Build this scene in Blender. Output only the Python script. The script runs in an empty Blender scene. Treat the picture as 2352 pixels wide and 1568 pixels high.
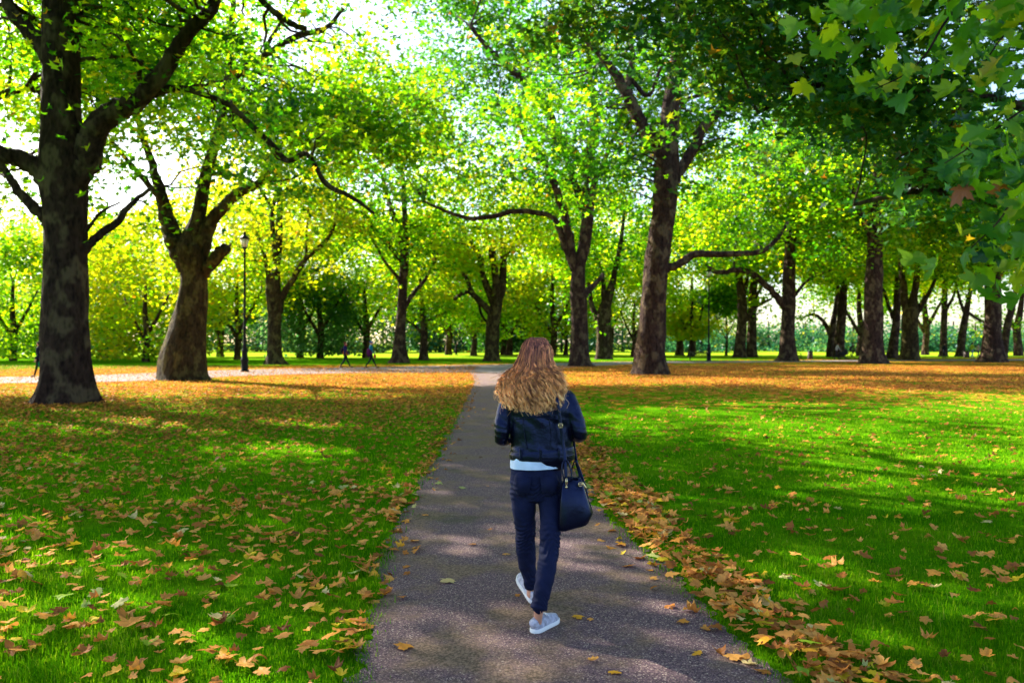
import bpy, bmesh, math, random
import numpy as np
from mathutils import Vector, Matrix

# ---------------------------------------------------------------- camera, sky, sun, exposure
sc = bpy.context.scene
FPX, CX, HY, EYE = 1829.0, 1176.0, 788.0, 1.66      # lens in picture units, eye height in metres
cam_d = bpy.data.cameras.new('camera'); cam = bpy.data.objects.new('camera', cam_d)
sc.collection.objects.link(cam); sc.camera = cam
cam.location = (0, 0, EYE); cam.rotation_euler = (math.radians(90), 0, 0)
cam_d.sensor_width = 36; cam_d.lens = 36*FPX/2352; cam_d.shift_y = 4/2352
cam_d.clip_end = 3000; cam_d.clip_start = 0.05
cam_d.dof.use_dof = True; cam_d.dof.focus_distance = 4.7; cam_d.dof.aperture_fstop = 2.8
SUN_EL, SUN_AZ = 34.0, -48.0                         # azimuth from +Y towards +X
az, el = math.radians(SUN_AZ), math.radians(SUN_EL)
SUN = Vector((math.sin(az)*math.cos(el), math.cos(az)*math.cos(el), math.sin(el)))
world = bpy.data.worlds.new("World"); sc.world = world; world.use_nodes = True
wn = world.node_tree.nodes; wl = world.node_tree.links
bg = wn['Background']; sky = wn.new('ShaderNodeTexSky'); sky.sky_type = 'NISHITA'
sky.sun_disc = False; sky.sun_elevation = el; sky.sun_rotation = az
sky.air_density = 1.0; sky.dust_density = 1.6; sky.ozone_density = 1.0
wl.new(sky.outputs[0], bg.inputs[0]); bg.inputs[1].default_value = 0.095
sd = bpy.data.lights.new('sun', 'SUN'); sd.energy = 5.0; sd.angle = math.radians(0.5); sd.color = (1, 0.93, 0.78)
so = bpy.data.objects.new('sun', sd); sc.collection.objects.link(so); so.location = (0, 0, 60)
so.rotation_euler = (-SUN).to_track_quat('-Z', 'Y').to_euler()
sc.view_settings.view_transform = 'Standard'; sc.view_settings.look = 'None'
sc.view_settings.exposure = 2.15; sc.view_settings.gamma = 1.0
sc.cycles.max_bounces = 8; sc.cycles.diffuse_bounces = 4; sc.cycles.transmission_bounces = 6
sc.cycles.glossy_bounces = 2; sc.cycles.use_denoising = True
sc.cycles.sample_clamp_indirect = 6; sc.cycles.caustics_reflective = False; sc.cycles.caustics_refractive = False

rng = np.random.default_rng(7); random.seed(7)
COL = sc.collection
def U(x, y, D):                                      # a point of the photograph at distance D
    return np.array([(x-CX)/FPX*D, D, EYE-(y-HY)/FPX*D])
def G(x, y):                                         # ground point under a pixel
    D = EYE*FPX/(y-HY); return np.array([(x-CX)/FPX*D, D, 0.0])

# ---------------------------------------------------------------- node helpers
def new_mat(name):
    m = bpy.data.materials.new(name); m.use_nodes = True
    nt = m.node_tree; nt.nodes.clear()
    out = nt.nodes.new('ShaderNodeOutputMaterial'); return m, nt, out
def N(nt, t, **kw):
    n = nt.nodes.new(t)
    for k, v in kw.items():
        if k.startswith('i_'):
            n.inputs[k[2:].replace('_', ' ')].default_value = v
        else: setattr(n, k, v)
    return n
def L(nt, a, b): nt.links.new(a, b)
def ramp(nt, fac, stops):
    r = nt.nodes.new('ShaderNodeValToRGB'); e = r.color_ramp.elements
    while len(e) < len(stops): e.new(0.5)
    for el_, (p, c) in zip(e, stops): el_.position = p; el_.color = (*c, 1)
    if fac is not None: L(nt, fac, r.inputs[0])
    return r.outputs[0]
def mixc(nt, f, a, b, mode='MIX'):
    m = nt.nodes.new('ShaderNodeMix'); m.data_type = 'RGBA'; m.blend_type = mode
    for s, v in ((m.inputs[0], f), (m.inputs[6], a), (m.inputs[7], b)):
        if isinstance(v, (int, float)): s.default_value = v
        elif isinstance(v, tuple): s.default_value = (*v, 1)
        else: L(nt, v, s)
    return m.outputs[2]
def math_(nt, op, a, b=None, c=None, clamp=False):
    m = nt.nodes.new('ShaderNodeMath'); m.operation = op; m.use_clamp = clamp
    for i, v in enumerate((a, b, c)):
        if v is None: continue
        if isinstance(v, (int, float)): m.inputs[i].default_value = v
        else: L(nt, v, m.inputs[i])
    return m.outputs[0]
def noise(nt, vec, scale, detail=4, rough=0.55):
    n = N(nt, 'ShaderNodeTexNoise'); n.inputs['Scale'].default_value = scale
    n.inputs['Detail'].default_value = detail; n.inputs['Roughness'].default_value = rough
    if vec is not None: L(nt, vec, n.inputs['Vector'])
    return n.outputs[0]
def mapping(nt, vec, scale=(1, 1, 1)):
    m = N(nt, 'ShaderNodeMapping'); m.inputs['Scale'].default_value = scale; L(nt, vec, m.inputs[0]); return m.outputs[0]
def bump(nt, h, strength=0.3, dist=0.02):
    b = N(nt, 'ShaderNodeBump'); b.inputs['Strength'].default_value = strength
    b.inputs['Distance'].default_value = dist; L(nt, h, b.inputs['Height']); return b.outputs[0]
def pbsdf(nt, out, color, rough=0.7, normal=None, **kw):
    p = nt.nodes.new('ShaderNodeBsdfPrincipled')
    for s, v in (('Base Color', color), ('Roughness', rough)):
        if isinstance(v, tuple): p.inputs[s].default_value = (*v, 1)
        elif isinstance(v, (int, float)): p.inputs[s].default_value = v
        else: L(nt, v, p.inputs[s])
    for k, v in kw.items(): p.inputs[k.replace('_', ' ')].default_value = v
    if normal is not None: L(nt, normal, p.inputs['Normal'])
    L(nt, p.outputs[0], out.inputs[0]); return p
def objco(nt): return N(nt, 'ShaderNodeTexCoord').outputs['Object']
def plain(name, color, rough=0.6, var=0.25, scale=30, bumps=0.1, bd=0.003, **kw):
    m, nt, out = new_mat(name); co = objco(nt); n = noise(nt, co, scale)
    c = ramp(nt, n, [(0.3, tuple(v*(1-var) for v in color)), (0.7, tuple(min(1, v*(1+var)) for v in color))])
    pbsdf(nt, out, c, rough, bump(nt, n, bumps, bd), **kw); return m

# ---------------------------------------------------------------- object helpers
def tag(o, label=None, cat=None, group=None, kind=None):
    if label: o['label'] = label
    if cat: o['category'] = cat
    if group: o['group'] = group
    if kind: o['kind'] = kind
    return o
def empty(name, loc, rz=0):
    o = bpy.data.objects.new(name, None); COL.objects.link(o); o.location = loc; o.rotation_euler = (0, 0, rz)
    o.empty_display_size = 0.2; return o
def arr_mesh(name, V, F, tint=None, smooth=False, mats=(), hue=None):
    """V (n,3); F (m,k) one polygon size, or a list of such arrays."""
    V = np.asarray(V, np.float32); Fs = F if isinstance(F, list) else [F]
    me = bpy.data.meshes.new(name)
    me.vertices.add(len(V)); me.vertices.foreach_set('co', V.ravel())
    nl = sum(f.size for f in Fs); npoly = sum(len(f) for f in Fs)
    me.loops.add(nl); me.loops.foreach_set('vertex_index', np.concatenate([f.ravel() for f in Fs]).astype(np.int32))
    me.polygons.add(npoly)
    tot = np.concatenate([np.full(len(f), f.shape[1], np.int32) for f in Fs])
    st = np.concatenate([[0], np.cumsum(tot)[:-1]]).astype(np.int32)
    me.polygons.foreach_set('loop_start', st); me.polygons.foreach_set('loop_total', tot)
    if smooth: me.polygons.foreach_set('use_smooth', np.ones(npoly, bool))
    for nm, a in (('tint', tint), ('hue', hue)):
        if a is not None:
            at = me.attributes.new(nm, 'FLOAT', 'POINT'); at.data.foreach_set('value', np.asarray(a, np.float32))
    for m in mats: me.materials.append(m)
    me.update(calc_edges=True); me.validate(); return me
def put(name, me, parent=None, loc=None):
    o = bpy.data.objects.new(name, me); COL.objects.link(o)
    if parent is not None: o.parent = parent
    if loc is not None: o.location = loc
    return o

def tube(P, R, nseg=8, mod=None, cap=True):
    """P (n,3), R (n,); ring frames carried along the path. Returns V, quads."""
    P = np.asarray(P, float); R = np.asarray(R, float); n = len(P)
    T = np.gradient(P, axis=0); T /= np.linalg.norm(T, axis=1)[:, None] + 1e-9
    ref = np.array([1., 0, 0]) if abs(T[0][0]) < 0.9 else np.array([0., 1, 0])
    A = []; a = ref - T[0]*ref.dot(T[0]); a /= np.linalg.norm(a)
    for i in range(n):
        a = a - T[i]*a.dot(T[i]); a /= np.linalg.norm(a)+1e-9; A.append(a.copy())
    A = np.array(A); B = np.cross(T, A)
    th = np.linspace(0, 2*np.pi, nseg, endpoint=False)
    RR = R[:, None]*np.ones((1, nseg))
    if mod is not None: RR = RR*mod(P, th)
    V = P[:, None, :] + RR[..., None]*(np.cos(th)[None, :, None]*A[:, None, :] + np.sin(th)[None, :, None]*B[:, None, :])
    V = V.reshape(-1, 3)
    i = np.arange(n-1)[:, None]*nseg; j = np.arange(nseg)[None, :]; j2 = (j+1) % nseg
    F = np.stack([i+j, i+j2, i+nseg+j2, i+nseg+j], -1).reshape(-1, 4)
    if cap and nseg % 2 == 0:
        for base in (0, (n-1)*nseg):
            q = []
            for k in range(nseg//2-1):
                q.append([base+k, base+k+1, base+nseg-2-k, base+nseg-1-k])
            q = np.array(q); F = np.vstack([F, q if base else q[:, ::-1]])
    return V, F
def merge(parts):
    Vs, Fs, o = [], [], 0
    for V, F in parts: Vs.append(V); Fs.append(F+o); o += len(V)
    return np.vstack(Vs), np.vstack(Fs)
def spline(pts, per=6):
    """Catmull-Rom through rows of any width."""
    p = np.asarray(pts, float)
    if len(p) < 3:
        t = np.linspace(0, 1, per+1)[:, None]; return p[0]*(1-t)+p[-1]*t
    q = np.vstack([2*p[0]-p[1], p, 2*p[-1]-p[-2]]); out = []
    for i in range(1, len(q)-2):
        t = np.linspace(0, 1, per, endpoint=False)[:, None]
        a, b, c, d = q[i-1], q[i], q[i+1], q[i+2]
        out.append(0.5*((2*b)+(-a+c)*t+(2*a-5*b+4*c-d)*t*t+(-a+3*b-3*c+d)*t**3))
    out.append(p[-1:]); return np.vstack(out)
def box(x0, x1, y0, y1, z0, z1):
    V = np.array([[x, y, z] for x in (x0, x1) for y in (y0, y1) for z in (z0, z1)], float)
    F = np.array([[0, 1, 3, 2], [4, 6, 7, 5], [0, 4, 5, 1], [2, 3, 7, 6], [0, 2, 6, 4], [1, 5, 7, 3]]); return V, F
def lathe(prof, n=16, c=(0, 0, 0)):
    prof = np.asarray(prof, float); P = np.stack([np.zeros(len(prof)), np.zeros(len(prof)), prof[:, 1]], 1)
    th = np.linspace(0, 2*np.pi, n, endpoint=False)
    V = np.stack([prof[:, 0][:, None]*np.cos(th), prof[:, 0][:, None]*np.sin(th), prof[:, 1][:, None]*np.ones(n)], -1).reshape(-1, 3)
    i = np.arange(len(prof)-1)[:, None]*n; j = np.arange(n)[None, :]; j2 = (j+1) % n
    return V+np.array(c), np.stack([i+j, i+j2, i+n+j2, i+n+j], -1).reshape(-1, 4)
def quick(name, parts, mat, parent=None, loc=None, smooth=True):
    V, F = merge(parts); return put(name, arr_mesh(name, V, F, smooth=smooth, mats=(mat,)), parent, loc)

# ---------------------------------------------------------------- leaves
HALF = [(0.10, -0.10), (0.30, -0.13), (0.55, -0.06), (0.42, 0.08), (0.34, 0.16), (0.50, 0.24), (0.78, 0.42), (0.55, 0.46),
        (0.42, 0.50), (0.24, 0.44), (0.27, 0.62), (0.33, 0.72), (0.16, 0.84)]
OUT_A = np.array([(0, 0.02)]+HALF+[(0, 1.06)]+[(-x, y) for x, y in HALF[::-1]])
OUT_B = np.array([(0, 0), (0.52, -0.05), (0.30, 0.18), (0.72, 0.42), (0.25, 0.46), (0.0, 1.0), (-0.25, 0.46), (-0.72, 0.42), (-0.30, 0.18), (-0.52, -0.05)])
OUT_A = OUT_A - [0, .3]; OUT_B = OUT_B-[0, .3]
_r = np.linalg.norm(OUT_A, axis=1)[:, None]; OUT_A = OUT_A/_r*_r**.72*.86
def leaf_template(kind, curl=0.0, fold=0.0, seed=0, stalk=False):
    r = np.random.default_rng(seed)
    if kind == 'C':
        V = np.array([(0, -.42, 0), (.42, .08, .10), (0, .55, 0), (-.42, .02, .10)]); F = np.array([[0, 1, 2], [0, 2, 3]])
        return V, F
    O = OUT_A if kind == 'A' else OUT_B; n = len(O)
    if kind == 'A': O = O*(1+r.normal(0, .10, (n, 1)))*(1+.16*np.sin(np.arctan2(O[:, 1:], O[:, :1])*2+r.uniform(0, 6)))
    if kind == 'B':
        V = np.vstack([[0, 0], O]); F = np.array([[0, 1+i, 1+(i+1) % n] for i in range(n)])
    else:
        V = np.vstack([[0, 0], O*0.5, O]); F = []
        for i in range(n):
            j = (i+1) % n
            F += [[0, 1+i, 1+j], [1+i, 1+n+i, 1+n+j], [1+i, 1+n+j, 1+j]]
        F = np.array(F)
    x, y = V[:, 0], V[:, 1]
    a, b, c, d = r.normal(0, 1, 4)
    z = fold*np.abs(x)*0.6 + curl*(x*x*(1+.5*a)+y*y*(.7+.5*b)+x*y*c*.8) + (0.10*curl+.015)*np.sin(9*x+7*y+d*3)
    V = np.stack([x*(1-.25*abs(curl)), y, z], 1)
    if stalk:
        o = len(V); s = np.array([(-.012, -.28, .0), (.012, -.28, .0), (.02, -.62, .05), (.045, -.62, .05)])
        V = np.vstack([V, s]); F = np.vstack([F, [[o, o+1, o+3], [o, o+3, o+2]]])
    return V, F
def rot_from(nrm, spin):
    n = nrm/np.linalg.norm(nrm, axis=1)[:, None]
    ref = np.tile([0., 0, 1], (len(n), 1)); ref[np.abs(n[:, 2]) > .95] = [1, 0, 0]
    a = np.cross(ref, n); a /= np.linalg.norm(a, axis=1)[:, None]; b = np.cross(n, a)
    c, s = np.cos(spin)[:, None], np.sin(spin)[:, None]
    return np.stack([a*c+b*s, -a*s+b*c, n], -1)       # columns
def scatter(tpls, pos, R, size, tint):
    """one mesh out of many leaves; tpls list of templates chosen at random"""
    Vs, Fs, Ts, o = [], [], [], 0; pick = rng.integers(0, len(tpls), len(pos))
    for k, (tv, tf) in enumerate(tpls):
        s = pick == k
        if not s.any(): continue
        V = np.einsum('nij,vj->nvi', R[s], tv)*size[s][:, None, None] + pos[s][:, None, :]
        m = s.sum(); F = tf[None]+(np.arange(m)*len(tv))[:, None, None]+o
        Vs.append(V.reshape(-1, 3)); Fs.append(F.reshape(-1, 3)); Ts.append(np.repeat(tint[s], len(tv))); o += m*len(tv)
    return np.vstack(Vs), np.vstack(Fs), np.concatenate(Ts)

def foliage_mat(name, stops, tstops, trans=0.5, gloss=0.015):
    m, nt, out = new_mat(name)
    at = N(nt, 'ShaderNodeAttribute', attribute_name='tint').outputs['Fac']
    c = ramp(nt, at, stops); t = ramp(nt, at, tstops)
    d = N(nt, 'ShaderNodeBsdfDiffuse'); L(nt, c, d.inputs[0])
    tr = N(nt, 'ShaderNodeBsdfTranslucent'); L(nt, t, tr.inputs[0])
    mx = N(nt, 'ShaderNodeMixShader'); mx.inputs[0].default_value = trans
    L(nt, d.outputs[0], mx.inputs[1]); L(nt, tr.outputs[0], mx.inputs[2])
    g = N(nt, 'ShaderNodeBsdfGlossy'); g.inputs['Roughness'].default_value = 0.38; g.inputs[0].default_value = (.75, .85, 1, 1)
    m2 = N(nt, 'ShaderNodeMixShader'); m2.inputs[0].default_value = gloss
    L(nt, mx.outputs[0], m2.inputs[1]); L(nt, g.outputs[0], m2.inputs[2]); L(nt, m2.outputs[0], out.inputs[0])
    return m
M = {}
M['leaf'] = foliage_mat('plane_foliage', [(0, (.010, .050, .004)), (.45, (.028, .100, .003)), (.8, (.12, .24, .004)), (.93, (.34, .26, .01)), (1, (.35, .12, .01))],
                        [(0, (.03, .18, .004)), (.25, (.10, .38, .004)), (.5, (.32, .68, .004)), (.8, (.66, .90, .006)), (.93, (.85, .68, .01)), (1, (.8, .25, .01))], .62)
M['leaf_dark'] = foliage_mat('shaded_plane_foliage', [(0, (.004, .034, .012)), (.5, (.012, .070, .014)), (.85, (.05, .13, .008)), (1, (.25, .10, .01))],  # darker copy of the plane foliage, shade put into its colours
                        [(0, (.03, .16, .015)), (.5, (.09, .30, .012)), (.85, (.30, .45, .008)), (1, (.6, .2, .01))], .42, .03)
M['conifer'] = foliage_mat('dark_evergreen_foliage', [(0, (.016, .055, .028)), (1, (.045, .12, .035))], [(0, (.05, .18, .06)), (1, (.14, .34, .06))], .42)
M['far'] = foliage_mat('haze_tinted_foliage', [(0, (.012, .075, .045)), (.6, (.04, .15, .05)), (1, (.22, .26, .03))],  # blue fade of distant haze is put into the leaf colours
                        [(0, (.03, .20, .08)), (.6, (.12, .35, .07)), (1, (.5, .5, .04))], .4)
def bark(name, c0, c1, c2, sc_=1.0):
    m, nt, out = new_mat(name); co = objco(nt)
    a = noise(nt, mapping(nt, co, (5*sc_, 5*sc_, 1.6*sc_)), 1.4, 5, .6); b = noise(nt, mapping(nt, co, (1, 1, .7)), 2.2*sc_, 2, .5)
    v = N(nt, 'ShaderNodeTexVoronoi'); v.inputs['Scale'].default_value = 9*sc_; L(nt, mapping(nt, co, (1, 1, .55)), v.inputs['Vector'])
    c = ramp(nt, a, [(.3, c0), (.6, c1)]); c = mixc(nt, ramp(nt, b, [(.50, (0, 0, 0)), (.60, (1, 1, 1))]), c, c2)
    c = mixc(nt, 0.35, c, ramp(nt, v.outputs['Distance'], [(0, (.3, .3, .3)), (.5, (1, 1, 1))]), 'MULTIPLY')
    h = math_(nt, 'ADD', math_(nt, 'MULTIPLY', noise(nt, mapping(nt, co, (9*sc_, 9*sc_, 1.1*sc_)), 1.6, 6, .7), 1.2), math_(nt, 'MULTIPLY', v.outputs['Distance'], .6)); c = mixc(nt, .8, c, ramp(nt, h, [(.45, (.35, .35, .35)), (.95, (1.25, 1.2, 1.15))]), 'MULTIPLY')
    pbsdf(nt, out, c, .9, bump(nt, h, 1.0, .12), Specular_IOR_Level=.08); return m
M['bark'] = bark('plane_bark', (.014, .008, .009), (.048, .028, .024), (.095, .068, .046))
M['bark2'] = bark('mossy_plane_bark', (.014, .011, .006), (.046, .032, .017), (.085, .070, .028))

# ---------------------------------------------------------------- trees
LIT = [  # patches of ground the sun reaches (x, y, rx, ry) in metres
    (10, 17, 10.5, 6.2), (23, 20, 12, 7), (9, 11.5, 6, 2.4), (-5.2, 15.6, 3.6, 1.6), (5.0, 8.4, 2.6, .9), (8.6, 7.6, 2.6, .7), (-7, 26, 7, 3.5), (-2.6, 11.8, 2.0, 2.0), (-1.6, 33, 12, 4), (-12, 42, 20, 2.5), (-6, 25.5, 6, 2.2), (14, 37, 12, 3),
    (-1, 50, 30, 8), (-18, 62, 22, 9), (25, 60, 22, 4), (40, 45, 25, 4)]
def lit_amount(p):
    k = p[:, 2]/SUN.z; gx = p[:, 0]-SUN.x*k; gy = p[:, 1]-SUN.y*k; m = np.zeros(len(p))
    for x, y, rx, ry in LIT: m = np.maximum(m, np.clip(2.0-1.5*((gx-x)/rx)**2-1.5*((gy-y)/ry)**2, 0, 1))
    return m
def vnoise(p, s, seed):
    r = np.random.default_rng(seed); v = 0
    for k in range(5):
        d = r.normal(0, 1, 3)*s; v = v+np.sin(p@d+r.uniform(0, 6))
    return v/5
TPL = {'B': [leaf_template('B', c, f, s) for c, f, s in ((.25, .2, 1), (-.3, .35, 2), (.5, 0, 3))], 'C': [leaf_template('C')],
       'A': [leaf_template('A', c, f, s) for c, f, s in ((.3, .2, 1), (-.35, .35, 2), (-.6, .2, 3), (.15, .5, 4))]}
def tree_trunk_mod(k, ph):
    def mod(P, th):
        h = P[:, 2][:, None]-P[0, 2]; fl = np.exp(-h/1.1)
        return 1+fl*(.13*np.cos(k*th[None]+ph)+.08*np.cos((2*k+1)*th[None]+ph*2))+.05*np.sin(3*th[None]+h*1.3+ph)+.03*np.sin(7*th[None]+h*3.1)+.022*np.cos(10*th[None]+h*.35+ph)*np.exp(-h/9)
    return mod
def make_tree(name, label, D, trunk, limbs=(), crown=None, leafmat='leaf', barkm='bark', group=None, cat='tree', twigs=150, seed=0):
    """trunk, limbs: traced points (x, y, half width) standing at distance D; crown: dict"""
    global rng
    rng = np.random.default_rng(1000+seed); k = D/FPX
    b = U(trunk[0][0], trunk[0][1], D); root_loc = np.array([b[0], D, 0.0])
    parts = []; skel = []
    def trace(pts, dy_end, per=5, wob=0.0):
        s = spline(np.array(pts, float), per); t = np.linspace(0, 1, len(s))
        dd = D+dy_end*t**1.2
        P = np.stack([U(x, y, d) for (x, y, _), d in zip(s, dd)]); R = np.maximum(s[:, 2]*k*(1.0 if dy_end == 0 else 1.05), .012)
        if wob: P[1:-1] += rng.normal(0, wob, (len(P)-2, 3))*R[1:-1, None]
        return P-root_loc, R
    P, R = trace(trunk, 0, 6); P[:, 2] -= P[0, 2]+.12
    parts.append(tube(P, R, 20, tree_trunk_mod(rng.integers(4, 7), rng.uniform(0, 6)))); skel.append((P[len(P)//3:], R[len(P)//3:]))
    for i, lb in enumerate(limbs):
        P, R = trace(lb, rng.uniform(-1, 1)*min(4, .045*D), 5, .12); parts.append(tube(P, R, 10)); skel.append((P, R))
    SP = np.vstack([s[0] for s in skel]); SR = np.concatenate([s[1] for s in skel])
    if crown:
        c = dict(R=8, zlo=5, zhi=20, n=300, m=60, size=.2, lod='C', t0=.5, ts=.2, ox=0, oy=0, spread=(.6, .28), keep=.10); c.update(crown)
        n = c['n']*3; q = rng.normal(0, 1, (n, 3)); q /= np.linalg.norm(q, axis=1)[:, None]
        if 'keep' not in crown and D > 60: c['keep'] = .55; c['bare'] = .45; c['n'] = int(c['n']*1.25); n = c['n']*3; q = rng.normal(0, 1, (n, 3)); q /= np.linalg.norm(q, axis=1)[:, None]
        q *= rng.uniform(.15, 1, (n, 1))**(1/2.6)
        zc, hz = (c['zlo']+c['zhi'])/2, (c['zhi']-c['zlo'])/2
        q *= 1+.38*vnoise(q*3, 1.0, seed+5)[:, None]
        C = q*[c['R'], c['R']*.9, hz]+[c['ox'], c['oy'], zc]
        low = C[:, 2] < zc; C[low, 2] = zc+(C[low, 2]-zc)*(.75+.25*rng.uniform(0, 1, low.sum()))
        C = C[vnoise(C+root_loc, .55, seed) > -.22][:c['n']]
        extra = []
        for P, R in skel[1:]:                          # sprays of leaves on the ends of the traced limbs
            for _ in range(c.get('ends', 6)):
                i = rng.integers(len(P)//2, len(P)); extra.append(P[i]+rng.normal(0, .9, 3)*[1.3, 1.3, .7]+[0, 0, .4])
        if extra: C = np.vstack([C, extra])
        for bx_, by_, bD, bR, bn in c.get('blobs', ()):
            q = rng.normal(0, .5, (bn, 3))*[bR, bR, bR*.6]; C = np.vstack([C, U(bx_, by_, bD)-root_loc+q])
        W = C+root_loc; la = lit_amount(W); keepm = rng.uniform(0, 1, len(C)) > la*(1-c['keep']); C = C[keepm]
        BP = np.vstack([s_[0][s_[1] > .13] for s_ in skel]+[skel[0][0]]); front = np.zeros(len(C), bool)   # boughs are bare near their thick ends: leaves sit on outer twigs
        Wb = BP+root_loc; bxp = Wb[:, 0]/Wb[:, 1]; bzp = (Wb[:, 2]-EYE)/Wb[:, 1]; W = C+root_loc
        dd = np.sqrt((W[:, 0:1]/W[:, 1:2]-bxp)**2+((W[:, 2:3]-EYE)/W[:, 1:2]-bzp)**2).min(1)*D
        C = C[~((dd < c.get('bare', 1.0)) & (C[:, 1] < .6) & (rng.uniform(0, 1, len(C)) < .82))]
        for x, y, rr in c.get('clear', ()):            # openings in the crown, (x, y, r) picture units
            W = C+root_loc; px = CX+W[:, 0]/W[:, 1]*FPX; py = HY-(W[:, 2]-EYE)/W[:, 1]*FPX
            C = C[((px-x)**2+(py-y)**2 > rr*rr) | (rng.uniform(0, 1, len(C)) < .1)]
        # twigs from the limbs to the clumps
        ti = rng.permutation(len(C))[:twigs]
        for i in ti:
            d = np.linalg.norm((SP-C[i])*[1, 1, 1.3], axis=1)+np.where(SP[:, 2] > C[i, 2]+.3, 3.0, 0); j = d.argmin()
            a, e = SP[j], C[i]; ln = np.linalg.norm(e-a)
            if ln > c['R']*.5: continue
            mid = (a+e)/2+rng.normal(0, .10, 3)*ln+[0, 0, .10*ln]
            r0 = min(SR[j]*.6, .02+.013*ln); s = spline(np.array([a, mid, e]), 4)
            if D < 30: s[1:-1] += rng.normal(0, .04, (len(s)-2, 3))*ln*.5
            parts.append(tube(s, np.linspace(r0, .010, len(s)), 5 if D > 30 else 6, cap=False))
        m = c['m']; idx = np.repeat(np.arange(len(C)), m); nn = len(idx)
        sx, sz = c['spread']; cs = rng.uniform(.7, 1.35, len(C))
        off = rng.normal(0, 1, (nn, 3))*[sx, sx, sz]*cs[idx][:, None]; off[:, 2] -= .18*(off[:, 0]**2+off[:, 1]**2)/sx
        pos = C[idx]+off
        ok = (pos+root_loc)[:, 2] > c.get('zmin', 2.0); pos = pos[ok]; idx = idx[ok]; nn = len(pos)
        nrm = rng.normal(0, .55, (nn, 3))+[0, -.15, .9]; Rm = rot_from(nrm, rng.uniform(0, 6.28, nn))
        ct = rng.normal(0, 1, len(C))
        tint = np.clip(c['t0']+c['ts']*(.9*ct[idx]+.8*rng.normal(0, 1, nn)), 0, .9)
        tint = np.where(rng.uniform(0, 1, nn) < .012, rng.uniform(.93, 1, nn), tint)
        size = c['size']*rng.uniform(.65, 1.25, nn)
        V, F, T = scatter(TPL[c['lod']], pos, Rm, size, tint)
        crown_me = arr_mesh('crown', V, F, T, mats=(M[leafmat],))
    root = empty(name, root_loc); tag(root, label, cat, group)
    V, F = merge(parts); put('trunk', arr_mesh('trunk', V, F, smooth=True, mats=(M[barkm],)), root)
    if crown: put('crown', crown_me, root)
    return root

# ---------------------------------------------------------------- ground, paths, sky-side far field
def ground_mat():
    m, nt, out = new_mat('grass_ground'); co = objco(nt)
    n1 = noise(nt, co, 1.1, 5); n2 = noise(nt, co, 40, 4, .7); n3 = noise(nt, co, .25, 4)
    g = ramp(nt, n2, [(.25, (.010, .070, .002)), (.5, (.040, .16, .002)), (.75, (.10, .26, .003))])
    g = mixc(nt, ramp(nt, n1, [(.42, (0, 0, 0)), (.66, (.6, .6, .6))]), g, (.13, .25, .006))
    # far litter: brown and orange flecks, denser under the trees
    v = N(nt, 'ShaderNodeTexVoronoi'); v.inputs['Scale'].default_value = 5.5; L(nt, co, v.inputs['Vector'])
    lc = N(nt, 'ShaderNodeSeparateColor'); L(nt, v.outputs['Color'], lc.inputs[0])
    col = ramp(nt, lc.outputs[0], [(0, (.10, .025, .006)), (.4, (.32, .09, .018)), (.75, (.52, .18, .03)), (1, (.60, .34, .04))])
    geo = N(nt, 'ShaderNodeSeparateXYZ'); L(nt, co, geo.inputs[0])
    y = geo.outputs[1]
    w = math_(nt, 'MULTIPLY', math_(nt, 'SUBTRACT', y, 19, clamp=False), .09, clamp=True)
    w2 = math_(nt, 'MULTIPLY', math_(nt, 'SUBTRACT', 1.0, math_(nt, 'MULTIPLY', math_(nt, 'SUBTRACT', y, math_(nt, 'MULTIPLY_ADD', geo.outputs[0], .5, 62)), .10, clamp=True)), 1.0, clamp=True)
    dens = math_(nt, 'MULTIPLY', math_(nt, 'MULTIPLY', w, w2), ramp(nt, n3, [(.3, (.35, .35, .35)), (.6, (.9, .9, .9))]))
    f = math_(nt, 'LESS_THAN', lc.outputs[1], dens)
    c = mixc(nt, f, g, col)
    yel = math_(nt, 'MULTIPLY', math_(nt, 'SUBTRACT', y, 80), .05, clamp=True)
    c = mixc(nt, math_(nt, 'MULTIPLY', yel, .8), c, (.26, .38, .02))
    pbsdf(nt, out, c, .95, bump(nt, n2, .6, .03), Specular_IOR_Level=0.0); return m
M['ground'] = ground_mat()
me = arr_mesh('ground', [(-900, -60, 0), (900, -60, 0), (900, 1500, 0), (-900, 1500, 0)], np.array([[0, 1, 2, 3]]), mats=(M['ground'],))
tag(put('ground', me), kind='structure')
def path_mat():
    m, nt, out = new_mat('worn_tarmac_path'); co = objco(nt)
    n1 = noise(nt, co, 1.6, 5, .6); n2 = noise(nt, co, 60, 3, .7)
    v = N(nt, 'ShaderNodeTexVoronoi'); v.inputs['Scale'].default_value = 150; L(nt, co, v.inputs['Vector'])
    s = N(nt, 'ShaderNodeSeparateColor'); L(nt, v.outputs['Color'], s.inputs[0])
    base = ramp(nt, s.outputs[0], [(0, (.042, .027, .036)), (.55, (.125, .078, .092)), (.88, (.21, .135, .135)), (.965, (.36, .27, .22)), (1, (.52, .41, .33))])
    base = mixc(nt, ramp(nt, n1, [(.47, (0, 0, 0)), (.60, (.85, .85, .85))]), base, mixc(nt, ramp(nt, n2, [(.4, (0, 0, 0)), (.6, (1, 1, 1))]), (.075, .052, .03), (.25, .165, .11)))
    nm = noise(nt, co, .9, 4, .6)
    base = mixc(nt, ramp(nt, nm, [(.60, (0, 0, 0)), (.68, (.6, .6, .6))]), base, (.05, .055, .02))
    pbsdf(nt, out, base, .85, bump(nt, math_(nt, 'ADD', s.outputs[1], n2), .5, .006), Specular_IOR_Level=.12); return m
M['path'] = path_mat()
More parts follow.
